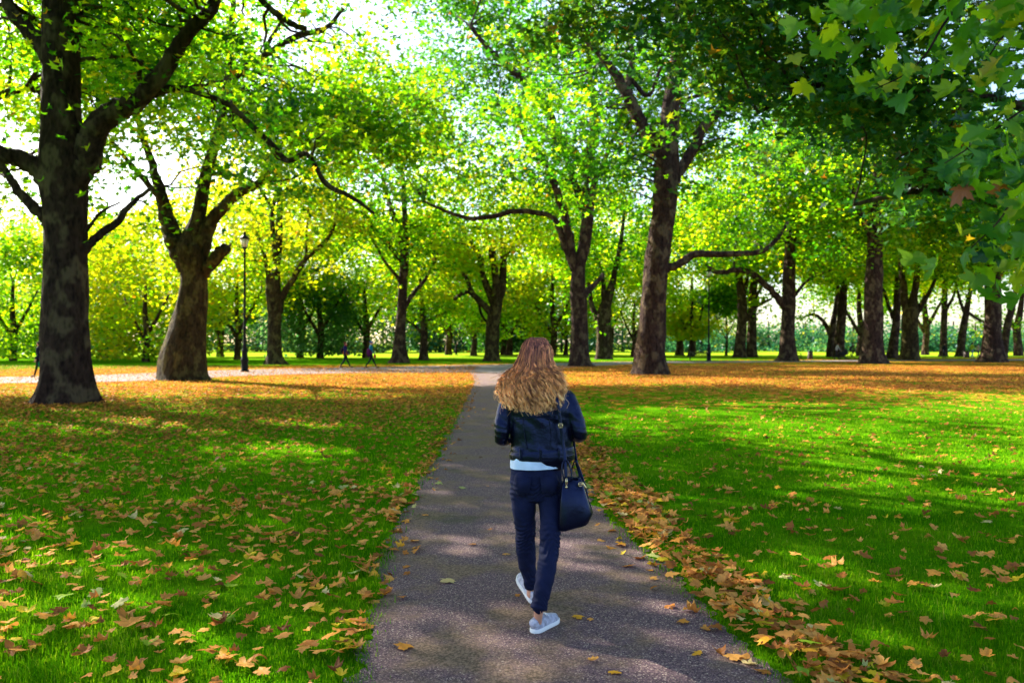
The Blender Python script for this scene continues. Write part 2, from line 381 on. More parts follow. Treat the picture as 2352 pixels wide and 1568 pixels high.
LE = [(-.62, -3), (-.72, 2), (-.787, 3.89), (-.95, 5.5), (-1.08, 7.5), (-1.09, 11.4), (-1.25, 20), (-1.55, 33), (-1.9, 39), (-2.4, 45)]
RE = [(1.5, -3), (1.42, 2), (1.36, 3.89), (1.08, 6.1), (.90, 8.1), (.80, 12), (.45, 22), (-.05, 33), (.1, 40), (.5, 45)]
def edge_x(E, y): return np.interp(y, [p[1] for p in E], [p[0] for p in E])
ys = np.arange(-3, 44.6, .035); wob = lambda y, s: .05*np.sin(y*1.7+s)+.035*np.sin(y*3.9+s+np.sin(y*2.2))+.03*np.sin(y*9.7+2*s+2*np.sin(y*3))+.022*np.sin(y*23+s+3*np.sin(y*5))+.015*np.sin(y*51+s)
xl = edge_x(LE, ys)+wob(ys, 0); xr = edge_x(RE, ys)+wob(ys, 4)
V = np.vstack([np.stack([xl, ys, np.full_like(ys, .006)], 1), np.stack([xr, ys, np.full_like(ys, .006)], 1)])
n = len(ys); i = np.arange(n-1); F = np.stack([i, i+n, i+n+1, i+1], 1)
tag(put('footpath', arr_mesh('footpath', V, F, mats=(M['path'],))), kind='structure')
NEAR = [(-300, 890), (-100, 884), (0, 880), (225, 877), (425, 871), (560, 863), (800, 857), (1090, 855), (1165, 855), (1340, 842), (1500, 834.5), (1700, 832.5), (2000, 829.5), (2352, 827.5), (2700, 826)]
FARE = [(-300, 872), (-100, 868.5), (0, 866), (225, 861), (425, 853.5), (560, 849), (800, 844), (1090, 838), (1165, 836.5), (1340, 832), (1500, 830), (1700, 828.7), (2000, 826.7), (2352, 824.7), (2700, 823)]
A = spline([G(*p)[:2] for p in NEAR], 8); B = spline([G(*p)[:2] for p in FARE], 8)
V = np.vstack([np.c_[A, np.full(len(A), .010)], np.c_[B, np.full(len(B), .010)]]); n = len(A); i = np.arange(n-1)
m, nt, out = new_mat('pale_tarmac'); co = objco(nt)
c = ramp(nt, noise(nt, co, 3, 5), [(.3, (.13, .11, .12)), (.7, (.22, .19, .19))]); pbsdf(nt, out, c, .85, Specular_IOR_Level=.1)
tag(put('main_path', arr_mesh('main_path', V, np.stack([i, i+1, i+n+1, i+n], 1)[:, ::-1], mats=(m,))), kind='structure')
NEARG = A

# ---------------------------------------------------------------- the traced trees
TREES = []
def T(*a, **k): TREES.append((a, k))
GP = 'plane trees of the avenue'
T('plane_tree', 'thick dark plane trunk on the left with heavy forked limbs, nearest of the trees', 22.2,
  [(150, 932, 88), (150, 918, 76), (151, 895, 64), (152, 860, 56), (152, 780, 51), (150, 600, 46), (148, 480, 46), (145, 400, 50), (143, 300, 44), (140, 200, 40), (138, 100, 38), (135, 0, 34), (132, -150, 28), (150, -350, 18)],
  [[(160, 430, 28), (197, 370, 30), (218, 299, 28), (262, 258, 24), (316, 228, 20), (380, 158, 18), (422, 88, 15), (485, 18, 13), (510, -90, 9)],
   [(330, 222, 9), (404, 204, 8), (468, 218, 6), (527, 243, 6.5), (570, 281, 6.5), (619, 327, 6.5), (661, 369, 6), (700, 352, 5.5), (724, 380, 5), (749, 422, 6), (802, 450, 5), (860, 490, 3)],
   [(170, 590, 13), (192, 575, 11), (225, 543, 9), (274, 505, 8), (299, 470, 6), (350, 430, 4)],
   [(192, 540, 5), (230, 490, 3), (275, 465, 2)],
   [(130, 440, 30), (105, 404, 24), (53, 369, 20), (0, 352, 17), (-80, 320, 14), (-180, 250, 10)],
   [(120, 520, 16), (102, 499, 14), (70, 468, 12), (35, 429, 9), (10, 387, 7), (-30, 340, 5)],
   [(125, 150, 20), (100, 105, 18), (60, 65, 16), (25, 25, 13), (5, -20, 12), (-30, -120, 9)],
   [(145, 30, 16), (210, -80, 14), (300, -200, 10)], [(130, -50, 18), (50, -200, 12), (0, -330, 8)],
   [(590, -10, 7), (654, 46, 7), (703, 67, 6)][::-1]+[(500, -120, 7)]],
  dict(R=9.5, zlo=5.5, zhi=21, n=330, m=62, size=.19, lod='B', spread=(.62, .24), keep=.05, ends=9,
       clear=[(215, 460, 60), (60, 450, 40), (200, 270, 30), (240, 520, 60)],
       t0=.36, blobs=[(300, 20, 25, 2.5, 25), (60, 20, 25, 3, 25), (560, 60, 25, 4, 110), (720, 150, 27, 3.5, 80), (860, 60, 28, 4, 110), (640, 280, 27, 3, 50), (960, 60, 30, 3.5, 60), (400, 60, 24, 4, 80), (840, 200, 29, 3.5, 70), (20, 170, 26, 3, 25), (250, 90, 26, 3, 25)]), twigs=330, seed=1)
T('plane_tree', 'leaning fluted plane trunk on the grass behind the first one, crown forked like a hand', 36.1,
  [(425, 873, 62), (424, 855, 54), (424, 811, 49), (432, 750, 40), (440, 690, 33), (446, 635, 29), (444, 595, 32), (438, 565, 32), (440, 545, 24), (448, 520, 20), (455, 492, 16), (471, 404, 14), (492, 334, 12), (503, 288, 10), (520, 200, 8), (530, 80, 7), (540, -60, 5)],
  [[(430, 620, 20), (410, 575, 20), (397, 540, 19), (383, 500, 17), (368, 440, 13), (350, 380, 9), (320, 290, 7), (300, 180, 5)],
   [(455, 590, 22), (475, 530, 17), (495, 495, 14), (520, 468, 13), (545, 445, 11), (563, 436, 10), (601, 420, 7)],
   [(462, 630, 16), (473, 617, 13), (499, 589, 14), (520, 568, 12)],
   [(455, 640, 8), (500, 605, 4), (530, 560, 3)],
   [(503, 288, 9), (530, 205, 7), (555, 162, 7), (598, 134, 7), (682, 81, 6), (742, 70, 5), (790, 20, 4)],
   [(474, 400, 6), (530, 400, 4), (585, 420, 3), (620, 470, 2.5)],
   [(598, 134, 5), (640, 60, 4), (700, -20, 3)], [(380, 470, 8), (320, 400, 6), (260, 330, 4)]],
  dict(R=8.5, zlo=8, zhi=22, n=360, m=62, size=.25, lod='B', t0=.40, ends=9, spread=(.75, .3), clear=[(540, 390, 55), (300, 200, 20), (562, 570, 75), (470, 470, 40)], blobs=[(720, 300, 38, 4, 70), (830, 220, 40, 5, 100), (900, 330, 42, 4, 60), (760, 430, 42, 3, 30), (250, 180, 39, 4, 50), (420, 230, 41, 5, 70), (560, 200, 41, 5, 80), (330, 60, 40, 5, 60)]), barkm='bark2', twigs=200, seed=2)
T('plane_tree', 'slim plane tree right of the lamp post with long bough rising to the right', 63,
  [(632, 837, 32), (631, 822, 22), (631, 800, 17), (630, 740, 15), (629, 690, 16), (628, 660, 17), (634, 620, 10), (640, 560, 8), (642, 500, 7), (643, 440, 6), (646, 360, 4)],
  [[(636, 730, 10), (647, 687, 8), (668, 649, 7), (703, 593, 6), (745, 557, 5), (767, 522, 3)],
   [(622, 670, 9), (615, 620, 6), (600, 560, 4), (580, 520, 3)], [(634, 600, 7), (624, 500, 5), (634, 440, 4), (622, 370, 3)], [(703, 593, 3), (705, 520, 2.5), (712, 450, 2)]],
  dict(R=7.5, zlo=6, zhi=18, n=210, m=60, size=.34, lod='C', t0=.85, ts=.15, spread=(.8, .4), clear=[(560, 420, 40)]), barkm='bark2', twigs=70, seed=3)
T('plane_tree', 'tall straight plane tree just right of the two walkers with thin whip boughs', 67,
  [(916, 834, 27), (917, 820, 20), (919, 772, 13), (924, 678, 10.5), (928, 616, 10), (929, 569, 10), (931, 522, 7), (928, 459, 6), (925, 400, 5), (915, 330, 4)],
  [[(927, 600, 7), (918, 594, 6), (892, 562, 5), (860, 528, 5), (838, 494, 4), (801, 481, 3), (770, 470, 3)], [(926, 570, 8), (913, 520, 7), (900, 480, 6), (892, 459, 5.5), (878, 400, 4)],
   [(922, 660, 5), (916, 641, 4), (888, 606, 3), (857, 553, 3), (844, 528, 2.5), (807, 509, 2)], [(922, 730, 6), (929, 709, 5), (948, 675, 5), (973, 647, 4), (994, 609, 3.5), (1005, 580, 3)]],
  dict(R=8.5, zlo=7.5, zhi=22, n=260, m=70, size=.36, lod='C', t0=.48, spread=(.9, .4), clear=[(790, 560, 35)]), twigs=90, seed=4)
T('plane_tree', 'short stout plane tree in the middle with cut upright stubs and a curled low bough', 74,
  [(1129, 829, 23), (1129, 815, 17), (1130, 772, 16), (1135, 725, 15), (1140, 700, 14), (1146, 680, 10), (1154, 655, 9), (1156, 584, 8), (1154, 562, 8)],
  [[(1138, 710, 9), (1139, 685, 9), (1138, 634, 8), (1129, 569, 8)], [(1134, 712, 9), (1132, 694, 9), (1110, 634, 7), (1104, 591, 6), (1085, 565, 5)],
   [(1130, 725, 8), (1119, 709, 8), (1082, 669, 6), (1076, 647, 5), (1060, 625, 4)], [(1098, 686, 5), (1085, 675, 4.5), (1063, 673, 4.5), (1044, 687, 4)],
   [(1100, 690, 3), (1105, 720, 3), (1125, 750, 2.5), (1132, 768, 2)], [(1156, 600, 4), (1180, 560, 3), (1200, 500, 2.5)], [(1154, 568, 4), (1150, 500, 3), (1160, 430, 2)]],
  dict(R=9, zlo=8, zhi=20, n=230, m=70, size=.36, lod='C', t0=.72, spread=(.9, .45)), barkm='bark2', twigs=90, seed=5)
T('plane_tree', 'big plane tree right of the walking woman with a fan of snaking limbs', 57,
  [(1334, 843, 33), (1333, 828, 25), (1331, 772, 20), (1330, 720, 19), (1329, 678, 19), (1329, 615, 15), (1342, 560, 14), (1350, 500, 14), (1352, 451, 14), (1352, 377, 15), (1358, 335, 12), (1364, 308, 10), (1366, 246, 8), (1356, 172, 6), (1350, 60, 5), (1345, -80, 4)],
  [[(1345, 380, 11), (1319, 349, 10), (1278, 316, 10), (1262, 262, 10), (1217, 205, 9), (1180, 164, 8), (1122, 111, 6), (1080, 60, 4)],
   [(1340, 480, 9), (1325, 435, 8), (1299, 361, 7), (1278, 320, 7)],
   [(1325, 640, 11), (1311, 566, 10), (1299, 504, 9), (1280, 440, 8.5), (1262, 398, 8), (1237, 349, 8), (1208, 316, 7), (1196, 287, 7), (1171, 246, 5), (1135, 242, 4), (1100, 262, 3)],
   [(1320, 620, 9), (1294, 554, 8), (1282, 517, 7), (1262, 496, 6), (1196, 484, 6), (1135, 496, 5.5), (1081, 502, 5), (1032, 488, 4), (975, 463, 3)],
   [(1337, 690, 9), (1345, 672, 8), (1364, 655, 6), (1385, 630, 5)], [(1355, 450, 7), (1364, 422, 6), (1401, 340, 5), (1434, 246, 4), (1450, 180, 3)], [(1262, 300, 5), (1230, 290, 4), (1190, 255, 3), (1140, 270, 3)]],
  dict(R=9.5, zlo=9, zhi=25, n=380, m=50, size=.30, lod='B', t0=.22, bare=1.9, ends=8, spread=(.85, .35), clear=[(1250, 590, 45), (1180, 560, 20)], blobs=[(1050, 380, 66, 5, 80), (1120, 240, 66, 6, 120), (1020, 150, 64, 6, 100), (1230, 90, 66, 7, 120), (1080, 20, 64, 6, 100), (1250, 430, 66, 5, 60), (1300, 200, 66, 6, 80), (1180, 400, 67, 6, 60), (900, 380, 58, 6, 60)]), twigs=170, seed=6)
T('plane_tree', 'short forked plane tree standing close behind the fan limbed one', 82,
  [(1387, 826, 22), (1387, 812, 18), (1387, 760, 17), (1387, 725, 17), (1394, 690, 12), (1407, 647, 8), (1412, 620, 6), (1425, 560, 5), (1435, 480, 3)],
  [[(1378, 735, 10), (1368, 722, 7), (1357, 690, 5), (1352, 650, 4)], [(1388, 710, 6), (1385, 650, 5), (1375, 600, 4)]],
  dict(R=9, zlo=8, zhi=22, n=230, m=60, size=.4, lod='C', t0=.45, spread=(.95, .45)), twigs=60, seed=7)
T('plane_tree', 'tall dark straight plane trunk on leaf carpet with a long level bough to the right', 42.2,
  [(1495, 862, 50), (1495, 848, 42), (1493, 811, 36), (1496, 760, 32), (1500, 708, 29), (1505, 650, 28), (1510, 584, 28), (1517, 530, 27), (1524, 492, 27), (1531, 410, 28), (1536, 328, 22), (1541, 246, 20), (1552, 164, 18), (1560, 94, 16), (1565, 20, 15), (1570, -100, 11), (1575, -250, 6)],
  [[(1530, 390, 20), (1515, 335, 18), (1483, 299, 15), (1459, 254, 14), (1434, 205, 12), (1401, 152, 9), (1364, 111, 7), (1320, 60, 5), (1290, -20, 4)],
   [(1462, 265, 9), (1446, 220, 8), (1446, 176, 8), (1454, 123, 6), (1440, 40, 5)],
   [(1540, 430, 14), (1555, 400, 12), (1590, 349, 12), (1614, 295, 11), (1659, 254, 9), (1720, 220, 6), (1790, 190, 4)],
   [(1520, 620, 12), (1538, 614, 10), (1564, 604, 9), (1602, 584, 8), (1668, 584, 7), (1742, 579, 6), (1776, 559, 5), (1810, 510, 3)],
   [(1555, 130, 9), (1620, 60, 7), (1680, -30, 5)], [(1545, 240, 6), (1620, 215, 4), (1690, 205, 3)], [(1560, 60, 8), (1510, -20, 6), (1470, -100, 4)],
   [(1448, 180, 5), (1490, 220, 5), (1520, 150, 3)]],
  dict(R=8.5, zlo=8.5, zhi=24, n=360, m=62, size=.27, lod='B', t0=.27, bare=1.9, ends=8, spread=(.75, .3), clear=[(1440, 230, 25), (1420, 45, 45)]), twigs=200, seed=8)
T('plane_tree', 'plane tree on leaf carpet with crooked bough reaching left above the bench', 74,
  [(1807, 831, 30), (1808, 815, 20), (1810, 749, 15), (1812, 666, 15), (1813, 604, 13), (1815, 540, 11), (1820, 440, 8), (1822, 340, 5)],
  [[(1808, 715, 9), (1792, 691, 8), (1763, 658, 7), (1722, 625, 7), (1685, 621, 6), (1647, 625, 5), (1626, 612, 3)], [(1820, 560, 6), (1850, 480, 5), (1890, 420, 3)], [(1815, 690, 4), (1860, 640, 3), (1910, 620, 2)]],
  dict(R=9, zlo=9, zhi=24, n=280, m=70, size=.36, lod='C', t0=.42, spread=(.9, .4)), twigs=90, seed=9)
T('plane_tree', 'left trunk of the close pair behind the green bench, bark pale where lit', 91,
  [(1699, 821, 17), (1700, 800, 13), (1703, 749, 11), (1705, 690, 11), (1698, 640, 8), (1694, 580, 6), (1690, 500, 4)], [[(1708, 740, 6), (1718, 725, 5), (1738, 703, 4), (1771, 687, 3)], [(1705, 690, 6), (1716, 640, 5), (1722, 580, 4)]],
  dict(R=9, zlo=8.5, zhi=22, n=200, m=60, size=.42, lod='C', t0=.6, spread=(1, .5)), twigs=50, seed=10)
T('plane_tree', 'right trunk of the close pair behind the green bench', 95,
  [(1726, 819, 15), (1727, 800, 12), (1727, 749, 10), (1730, 660, 9), (1738, 600, 7), (1745, 520, 4)], [[(1728, 700, 4), (1760, 640, 3), (1785, 600, 2)]],
  dict(R=8.5, zlo=8.5, zhi=22, n=180, m=60, size=.42, lod='C', t0=.6, spread=(1, .5)), twigs=50, seed=11)
T('plane_tree', 'plane trunk in front of the cyclist with a sunlit ribbed left edge', 65,
  [(2005, 835, 40), (2005, 822, 30), (2005, 770, 22), (2007, 666, 20), (2008, 600, 18), (2012, 500, 14), (2015, 400, 10), (2018, 280, 7)], [[(2010, 560, 9), (1975, 480, 7), (1940, 400, 5)], [(2012, 520, 8), (2050, 440, 7), (2090, 380, 4)]],
  dict(R=9.5, zlo=8, zhi=23, n=300, m=70, size=.36, lod='C', t0=.35, spread=(.9, .4)), leafmat='leaf', twigs=80, seed=12)
T('plane_tree', 'three pronged plane tree immediately right of the cyclist trunk', 78,
  [(2088, 827, 26), (2089, 810, 20), (2090, 749, 17), (2092, 715, 17), (2098, 680, 9), (2105, 640, 7), (2110, 560, 4)], [[(2083, 725, 9), (2077, 680, 8), (2070, 600, 6), (2062, 520, 4)], [(2098, 730, 8), (2120, 695, 6), (2140, 660, 4), (2160, 610, 3)]],
  dict(R=9, zlo=8.5, zhi=22, n=230, m=60, size=.38, lod='C', t0=.6, spread=(.95, .45)), barkm='bark2', twigs=70, seed=13)
T('plane_tree', 'thin plane tree between the cyclist trunk and the three pronged tree', 86,
  [(2049, 822, 15), (2051, 800, 11), (2057, 749, 9), (2060, 700, 8), (2062, 620, 6), (2060, 520, 4)], [[(2052, 730, 5), (2040, 700, 4), (2030, 665, 3)]],
  dict(R=8, zlo=7, zhi=20, n=160, m=60, size=.4, lod='C', t0=.72, spread=(.95, .45)), twigs=40, seed=14)
T('plane_tree', 'thick plane trunk near the right edge under the overhanging leaves', 70,
  [(2279, 831, 33), (2280, 815, 25), (2280, 749, 18), (2281, 666, 17), (2283, 600, 14), (2285, 480, 10), (2290, 360, 7)], [[(2283, 560, 8), (2240, 480, 6), (2200, 430, 4)], [(2284, 540, 7), (2330, 450, 5), (2370, 400, 4)]],
  dict(R=9.5, zlo=8, zhi=23, n=280, m=65, size=.38, lod='C', t0=.35, spread=(.9, .4)), twigs=80, seed=15)
T('plane_tree', 'slanted plane trunk behind the pram with one sunny side', 93,
  [(1926, 822, 14), (1927, 800, 12), (1932, 740, 10), (1935, 700, 10), (1940, 640, 7), (1945, 560, 4)], [], dict(R=8, zlo=8, zhi=21, n=160, m=55, size=.42, lod='C', t0=.6, spread=(1, .5)), twigs=40, seed=16)
T('plane_tree', 'slim plane tree left of the pram with an arching branch to the left', 96,
  [(1906, 819, 9), (1908, 790, 8), (1912, 749, 7), (1920, 700, 5), (1925, 640, 3)], [[(1911, 775, 6), (1904, 762, 5), (1887, 733, 4), (1865, 722, 3), (1840, 732, 2)]],
  dict(R=5, zlo=8, zhi=14, n=60, m=50, size=.42, lod='C', t0=.6, spread=(1, .5)), twigs=20, seed=17)
T('plane_tree', 'upright plane tree behind the person in dark clothes on the right', 100,
  [(2166, 818, 11), (2167, 800, 8), (2168, 740, 7), (2170, 680, 6), (2172, 600, 4)], [[(2168, 720, 4), (2190, 680, 3), (2200, 640, 2)]], dict(R=6.5, zlo=9.5, zhi=19, n=110, m=50, size=.45, lod='C', t0=.7, spread=(1, .5)), twigs=30, seed=18)
T('plane_tree', 'forked leaning plane tree left of the yellow jacketed walker', 99,
  [(2204, 819, 13), (2206, 800, 9), (2213, 750, 8), (2222, 700, 6), (2232, 650, 4), (2240, 590, 3)], [[(2217, 725, 4), (2205, 690, 3), (2195, 650, 2)], [(2219, 715, 4), (2250, 735, 3), (2270, 745, 2)]],
  dict(R=6, zlo=10, zhi=19, n=90, m=50, size=.45, lod='C', t0=.6, spread=(1, .5)), twigs=30, seed=19)
T('plane_tree', 'slanting plane tree just right of the thick right edge trunk', 92,
  [(2303, 821, 10), (2306, 800, 8), (2315, 740, 8), (2328, 690, 6), (2340, 620, 4)], [], dict(R=7, zlo=8, zhi=19, n=110, m=50, size=.42, lod='C', t0=.6, spread=(1, .5)), twigs=30, seed=20)
T('plane_tree', 'plane tree cut by the right edge of the view, forked low', 104,
  [(2340, 818, 11), (2338, 790, 9), (2336, 760, 8), (2345, 700, 6), (2352, 640, 4)], [[(2336, 765, 5), (2322, 735, 4), (2315, 700, 3)]], dict(R=7, zlo=8, zhi=19, n=110, m=50, size=.42, lod='C', t0=.6, spread=(1, .5)), twigs=30, seed=21)
T('plane_tree', 'smaller plane tree right of the straight trunk by the walkers, root flare orange lit', 78,
  [(973, 830, 16), (973, 815, 10), (974, 756, 8), (972, 725, 7), (968, 690, 5), (965, 640, 3)], [[(975, 750, 4), (980, 737, 3), (1020, 718, 2.5), (1045, 705, 2)], [(970, 765, 4), (950, 745, 3), (930, 735, 2)]],
  dict(R=6, zlo=4.5, zhi=15, n=150, m=60, size=.38, lod='C', t0=.72, spread=(.9, .4)), twigs=40, seed=22)
SM = 'small trunks on the far grass'
for i, (lab, x, y, w, D, R, zl, zh, t0) in enumerate([
        ('stub trunked tree on far grass left of the woman, right of the dark robed figure', 1088, 818, 7, 105, 5.5, 3.2, 13, .55), ('thin trunk right of the short stout plane tree', 1155, 818, 5, 112, 5, 3, 12, .5),
        ('second thin trunk right of the short stout plane tree', 1169, 818, 8, 108, 5.5, 3, 13, .4), ('thin tree left of the fan limbed plane, beyond the red coated walker', 1299, 818, 5, 110, 6, 3, 13, .6),
        ('slender tree hidden behind the tall dark straight trunk', 1455, 820, 6, 97, 6, 5, 15, .7), ('small round headed tree between the dark trunk and the bench', 1560, 818, 9, 108, 4.6, 2.6, 9, .55),
        ('yellow leaved small tree growing behind the bench', 1588, 820, 8, 98, 3.2, 2.0, 6.5, .86), ('straight thin sapling right of the lamp behind the bench', 1668, 818, 3, 104, 3, 5, 10, .4),
        ('stout dark trunk on far left grass under orange foliage', 249, 821, 9, 92, 6.5, 3.5, 13, .8), ('second dark trunk on far left grass under orange foliage', 273, 821, 8, 95, 6.5, 3.5, 14, .72)]):
    T('park_tree', lab, D, [(x, EYE*FPX/D+HY, w*1.3), (x, y-12, w), (x+2, y-40, w*.8), (x, y-90, w*.55), (x+3, y-130, w*.3)], [[(x, y-40, w*.5), (x-18, y-75, w*.35), (x-30, y-110, w*.2)], [(x+1, y-45, w*.5), (x+18, y-80, w*.35), (x+26, y-120, w*.2)]],
      dict(R=R, zlo=zl, zhi=zh, n=130, m=45, size=.42, lod='C', t0=t0, ts=.15, spread=(.8, .5), keep=1), group=SM, twigs=15, seed=40+i)
# broad background crowns that hang low behind the main path
BG = [('bright green low crowned tree filling the left edge beyond the path', 30, 75, 8, .8, 13, .6, 'leaf'), ('orange tinged tree behind the nearest trunk on the left', 235, 84, 7.5, 3.2, 14, .82, 'leaf'),
      ('glowing yellow green tree left of the leaning trunk, foliage hanging low', 335, 70, 6.0, 1.6, 12.5, .82, 'leaf'), ('yellow green tree behind the black lamp post', 545, 80, 7.5, 3.4, 17, .76, 'leaf'),
      ('lime tree crown behind the slim pale plane tree', 690, 92, 8, 4.2, 17, .72, 'leaf'), ('dark evergreen with spreading boughs left of the two walkers', 735, 88, 5.2, 2.8, 11, .7, 'conifer'),
      ('green crowned tree behind the two walkers', 840, 90, 7.5, 3.4, 15, .62, 'leaf'), ('dark evergreen behind the leaning trunk and lamp', 505, 98, 4.6, 3.1, 9, .4, 'conifer'),
      ('yellowish crown between the straight plane and the stout one', 1030, 112, 9, 4.6, 18, .68, 'leaf'), ('tall blue green evergreen just above the woman\'s head', 1220, 122, 6.5, 1.5, 17, .5, 'conifer'),
      ('green leafy tree left of the fan limbed plane', 1270, 104, 7.5, 3, 15, .8, 'leaf'), ('lime crown behind the fan limbed plane', 1400, 110, 9.5, 4.8, 20, .78, 'leaf'),
      ('broad bright crown behind the lamp and bench on the right', 1590, 112, 10, 5.2, 20, .76, 'leaf'),
      ('rich green crown behind the cyclist', 1975, 104, 8, 4.2, 17, .62, 'leaf'), ('yellow green crown right of the three pronged tree', 2125, 112, 7, 6.5, 19, .84, 'leaf'),
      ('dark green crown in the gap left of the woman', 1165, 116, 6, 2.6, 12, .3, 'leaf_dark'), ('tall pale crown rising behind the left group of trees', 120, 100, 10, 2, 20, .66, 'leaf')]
for i, (lab, x, D, R, zl, zh, t0, mt) in enumerate(BG):
    y0 = EYE*FPX/D+HY; w = 9
    T('evergreen_tree' if mt == 'conifer' else 'broadleaf_tree', lab, D, [(x, y0, w*1.0), (x, y0-20, w*.8), (x+3, y0-60, w*.8), (x-2, y0-120, w*.6), (x, y0-180, w*.3)],
      [[(x, y0-50, w*.5), (x-30, y0-100, w*.35), (x-50, y0-150, w*.2)], [(x+1, y0-60, w*.5), (x+30, y0-110, w*.35), (x+56, y0-160, w*.2)]],
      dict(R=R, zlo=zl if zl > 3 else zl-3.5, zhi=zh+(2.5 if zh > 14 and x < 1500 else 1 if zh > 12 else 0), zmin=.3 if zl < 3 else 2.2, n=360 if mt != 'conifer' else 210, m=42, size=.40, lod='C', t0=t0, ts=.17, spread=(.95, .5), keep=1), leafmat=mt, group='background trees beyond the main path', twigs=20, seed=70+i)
# big trees just outside the view, left ones added to shade the foreground
T('plane_tree', 'large dark leaved plane tree whose crown hangs into the upper right', 15, [(2560+150, 990, 90), (2700, 900, 60), (2690, 700, 55), (2680, 500, 50), (2650, 300, 42), (2600, 100, 32), (2560, -100, 22)],
  [[(2680, 480, 26), (2520, 330, 15), (2330, 240, 10), (2150, 210, 8), (1960, 190, 10), (1850, 205, 7), (1740, 260, 4)], [(2660, 300, 22), (2450, 20, 12), (2200, -80, 10), (1950, -120, 12), (1750, -100, 8)],
   [(2690, 620, 20), (2500, 560, 15), (2300, 470, 10), (2120, 440, 7), (1960, 470, 4)], [(2600, 100, 22), (2500, -200, 14), (2450, -400, 9)]],
  dict(R=8.2, zlo=3.4, zhi=15.5, n=700, m=100, size=.17, lod='B', t0=.42, ts=.2, ends=40, spread=(.5, .22), ox=-3.8, oy=3.0, keep=.10,
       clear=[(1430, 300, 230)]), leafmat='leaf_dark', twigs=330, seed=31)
T('plane_tree', 'plane tree beyond the left edge whose crown fills the upper left', 27, [(-260, 900, 70), (-255, 820, 50), (-250, 600, 44), (-240, 400, 40), (-220, 200, 30), (-200, 0, 20)],
  [[(-240, 400, 24), (-120, 280, 16), (0, 220, 10), (60, 200, 6)], [(-235, 500, 16), (-110, 420, 12), (-10, 380, 8)]],
  dict(R=8.5, zlo=5, zhi=19, n=330, m=70, size=.24, lod='B', t0=.5, keep=.04, spread=(.7, .28)), twigs=120, seed=32)
T('plane_tree', 'plane tree out of view at left whose high crown shades the near path', 16, [(-424, 980, 80), (-420, 800, 60), (-410, 500, 50), (-380, 200, 44), (-330, -60, 36)],
  [[(-390, 200, 30), (-200, -150, 24), (100, -400, 18), (400, -520, 12)], [(-350, -20, 26), (-100, -350, 18), (200, -650, 12)]],
  dict(R=11, zlo=9.8, zhi=18.5, n=720, m=85, size=.21, lod='B', t0=.4, ox=9.0, oy=-4.5, keep=.04, spread=(.7, .28)), twigs=60, seed=33)
for (a, k) in TREES:
    k.setdefault('group', GP if a[0] == 'plane_tree' else None); make_tree(*a, **k)
rng = np.random.default_rng(55)

# ---------------------------------------------------------------- far tree line
FARL = [(-150, 'far wood tree beyond the left picture edge, behind the bright green crown'), (-40, 'far wood tree at the left edge under the bright green crown'), (70, 'hazy far tree seen left of the nearest trunk'), (215, 'hazy far tree between the nearest and the leaning trunk'),
    (300, 'hazy far tree right of the two dark far left trunks'), (505, 'hazy far tree left of the tall lamp post'), (590, 'hazy far tree between the tall lamp post and the slim pale plane'), (700, 'hazy far tree behind the dark evergreen'), (800, 'hazy far tree behind the red scarfed walker'),
    (880, 'hazy far tree behind the walker in the blue cap'), (1010, 'teal far tree between the smaller plane and the stout one'), (1075, 'teal far tree behind the stub trunked tree'), (1200, 'teal far tree left of the woman\'s head'), (1290, 'teal far tree right of the woman\'s head'),
    (1430, 'teal far tree left of the tall dark straight trunk'), (1540, 'teal far tree right of the tall dark straight trunk'), (1610, 'blue green far tree over the bench'), (1670, 'blue green far tree behind the thin straight sapling'), (1765, 'blue green far tree between the paired trunks and the bench plane'),
    (1850, 'yellowish low far tree behind the half hidden bench'), (1890, 'blue green low far tree behind the bin'), (1960, 'low far tree behind the cyclist'), (2070, 'low far tree left of the three pronged plane'), (2130, 'yellow rounded far tree right of the three pronged plane'),
    (2190, 'hazy low far tree between the two slim right trunks'), (2240, 'pale low far tree behind the yellow jacketed walker'), (2320, 'hazy low far tree right of the thick right trunk'), (2420, 'hazy far tree just beyond the right picture edge')]
for i, (x, lab) in enumerate(FARL):
    D = 150+rng.uniform(-10, 22); R = rng.uniform(7, 11); hgt = rng.uniform(12, 16) if x < 1500 else rng.uniform(4.5, 7)
    y0 = EYE*FPX/D+HY
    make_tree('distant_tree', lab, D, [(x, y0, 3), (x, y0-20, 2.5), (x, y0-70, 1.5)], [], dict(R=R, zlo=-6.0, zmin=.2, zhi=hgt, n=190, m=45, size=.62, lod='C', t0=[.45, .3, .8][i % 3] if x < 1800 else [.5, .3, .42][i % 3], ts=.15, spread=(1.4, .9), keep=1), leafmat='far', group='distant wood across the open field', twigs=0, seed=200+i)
rng = np.random.default_rng(56)

# ---------------------------------------------------------------- grass blades
def on_path(x, y, pad=0.0):
    return (x > edge_x(LE, y)-pad) & (x < edge_x(RE, y)+pad)
GN = 430000
yy = 3.0*(1-rng.uniform(0, 1, GN)*(1-(3.0/19)**.75))**(-1/.75); xx = rng.uniform(-1, 1, GN)*(yy*.68+3.0)
k = ~on_path(xx, yy, -.02-np.abs(rng.normal(0, .05, GN))); xx, yy = xx[k], yy[k]
keep = rng.uniform(0, 1, len(xx)) < .72+.28*np.sin(xx*3.3+np.sin(yy*2.1)*2)*np.sin(yy*2.9+xx); xx, yy = xx[keep], yy[keep]; n = len(xx)
h = rng.uniform(.022, .055, n)*(1+.25*np.sin(xx*2.3+yy*1.7)); w = rng.uniform(.0016, .0032, n)*np.clip(yy/5, 1, 2.8); a = rng.uniform(0, 6.28, n); l = rng.uniform(.1, 1.0, n)
dx, dy_ = np.cos(a), np.sin(a); Z0 = np.zeros(n)
def P3(x, y, z): return np.stack([x, y, z], 1)
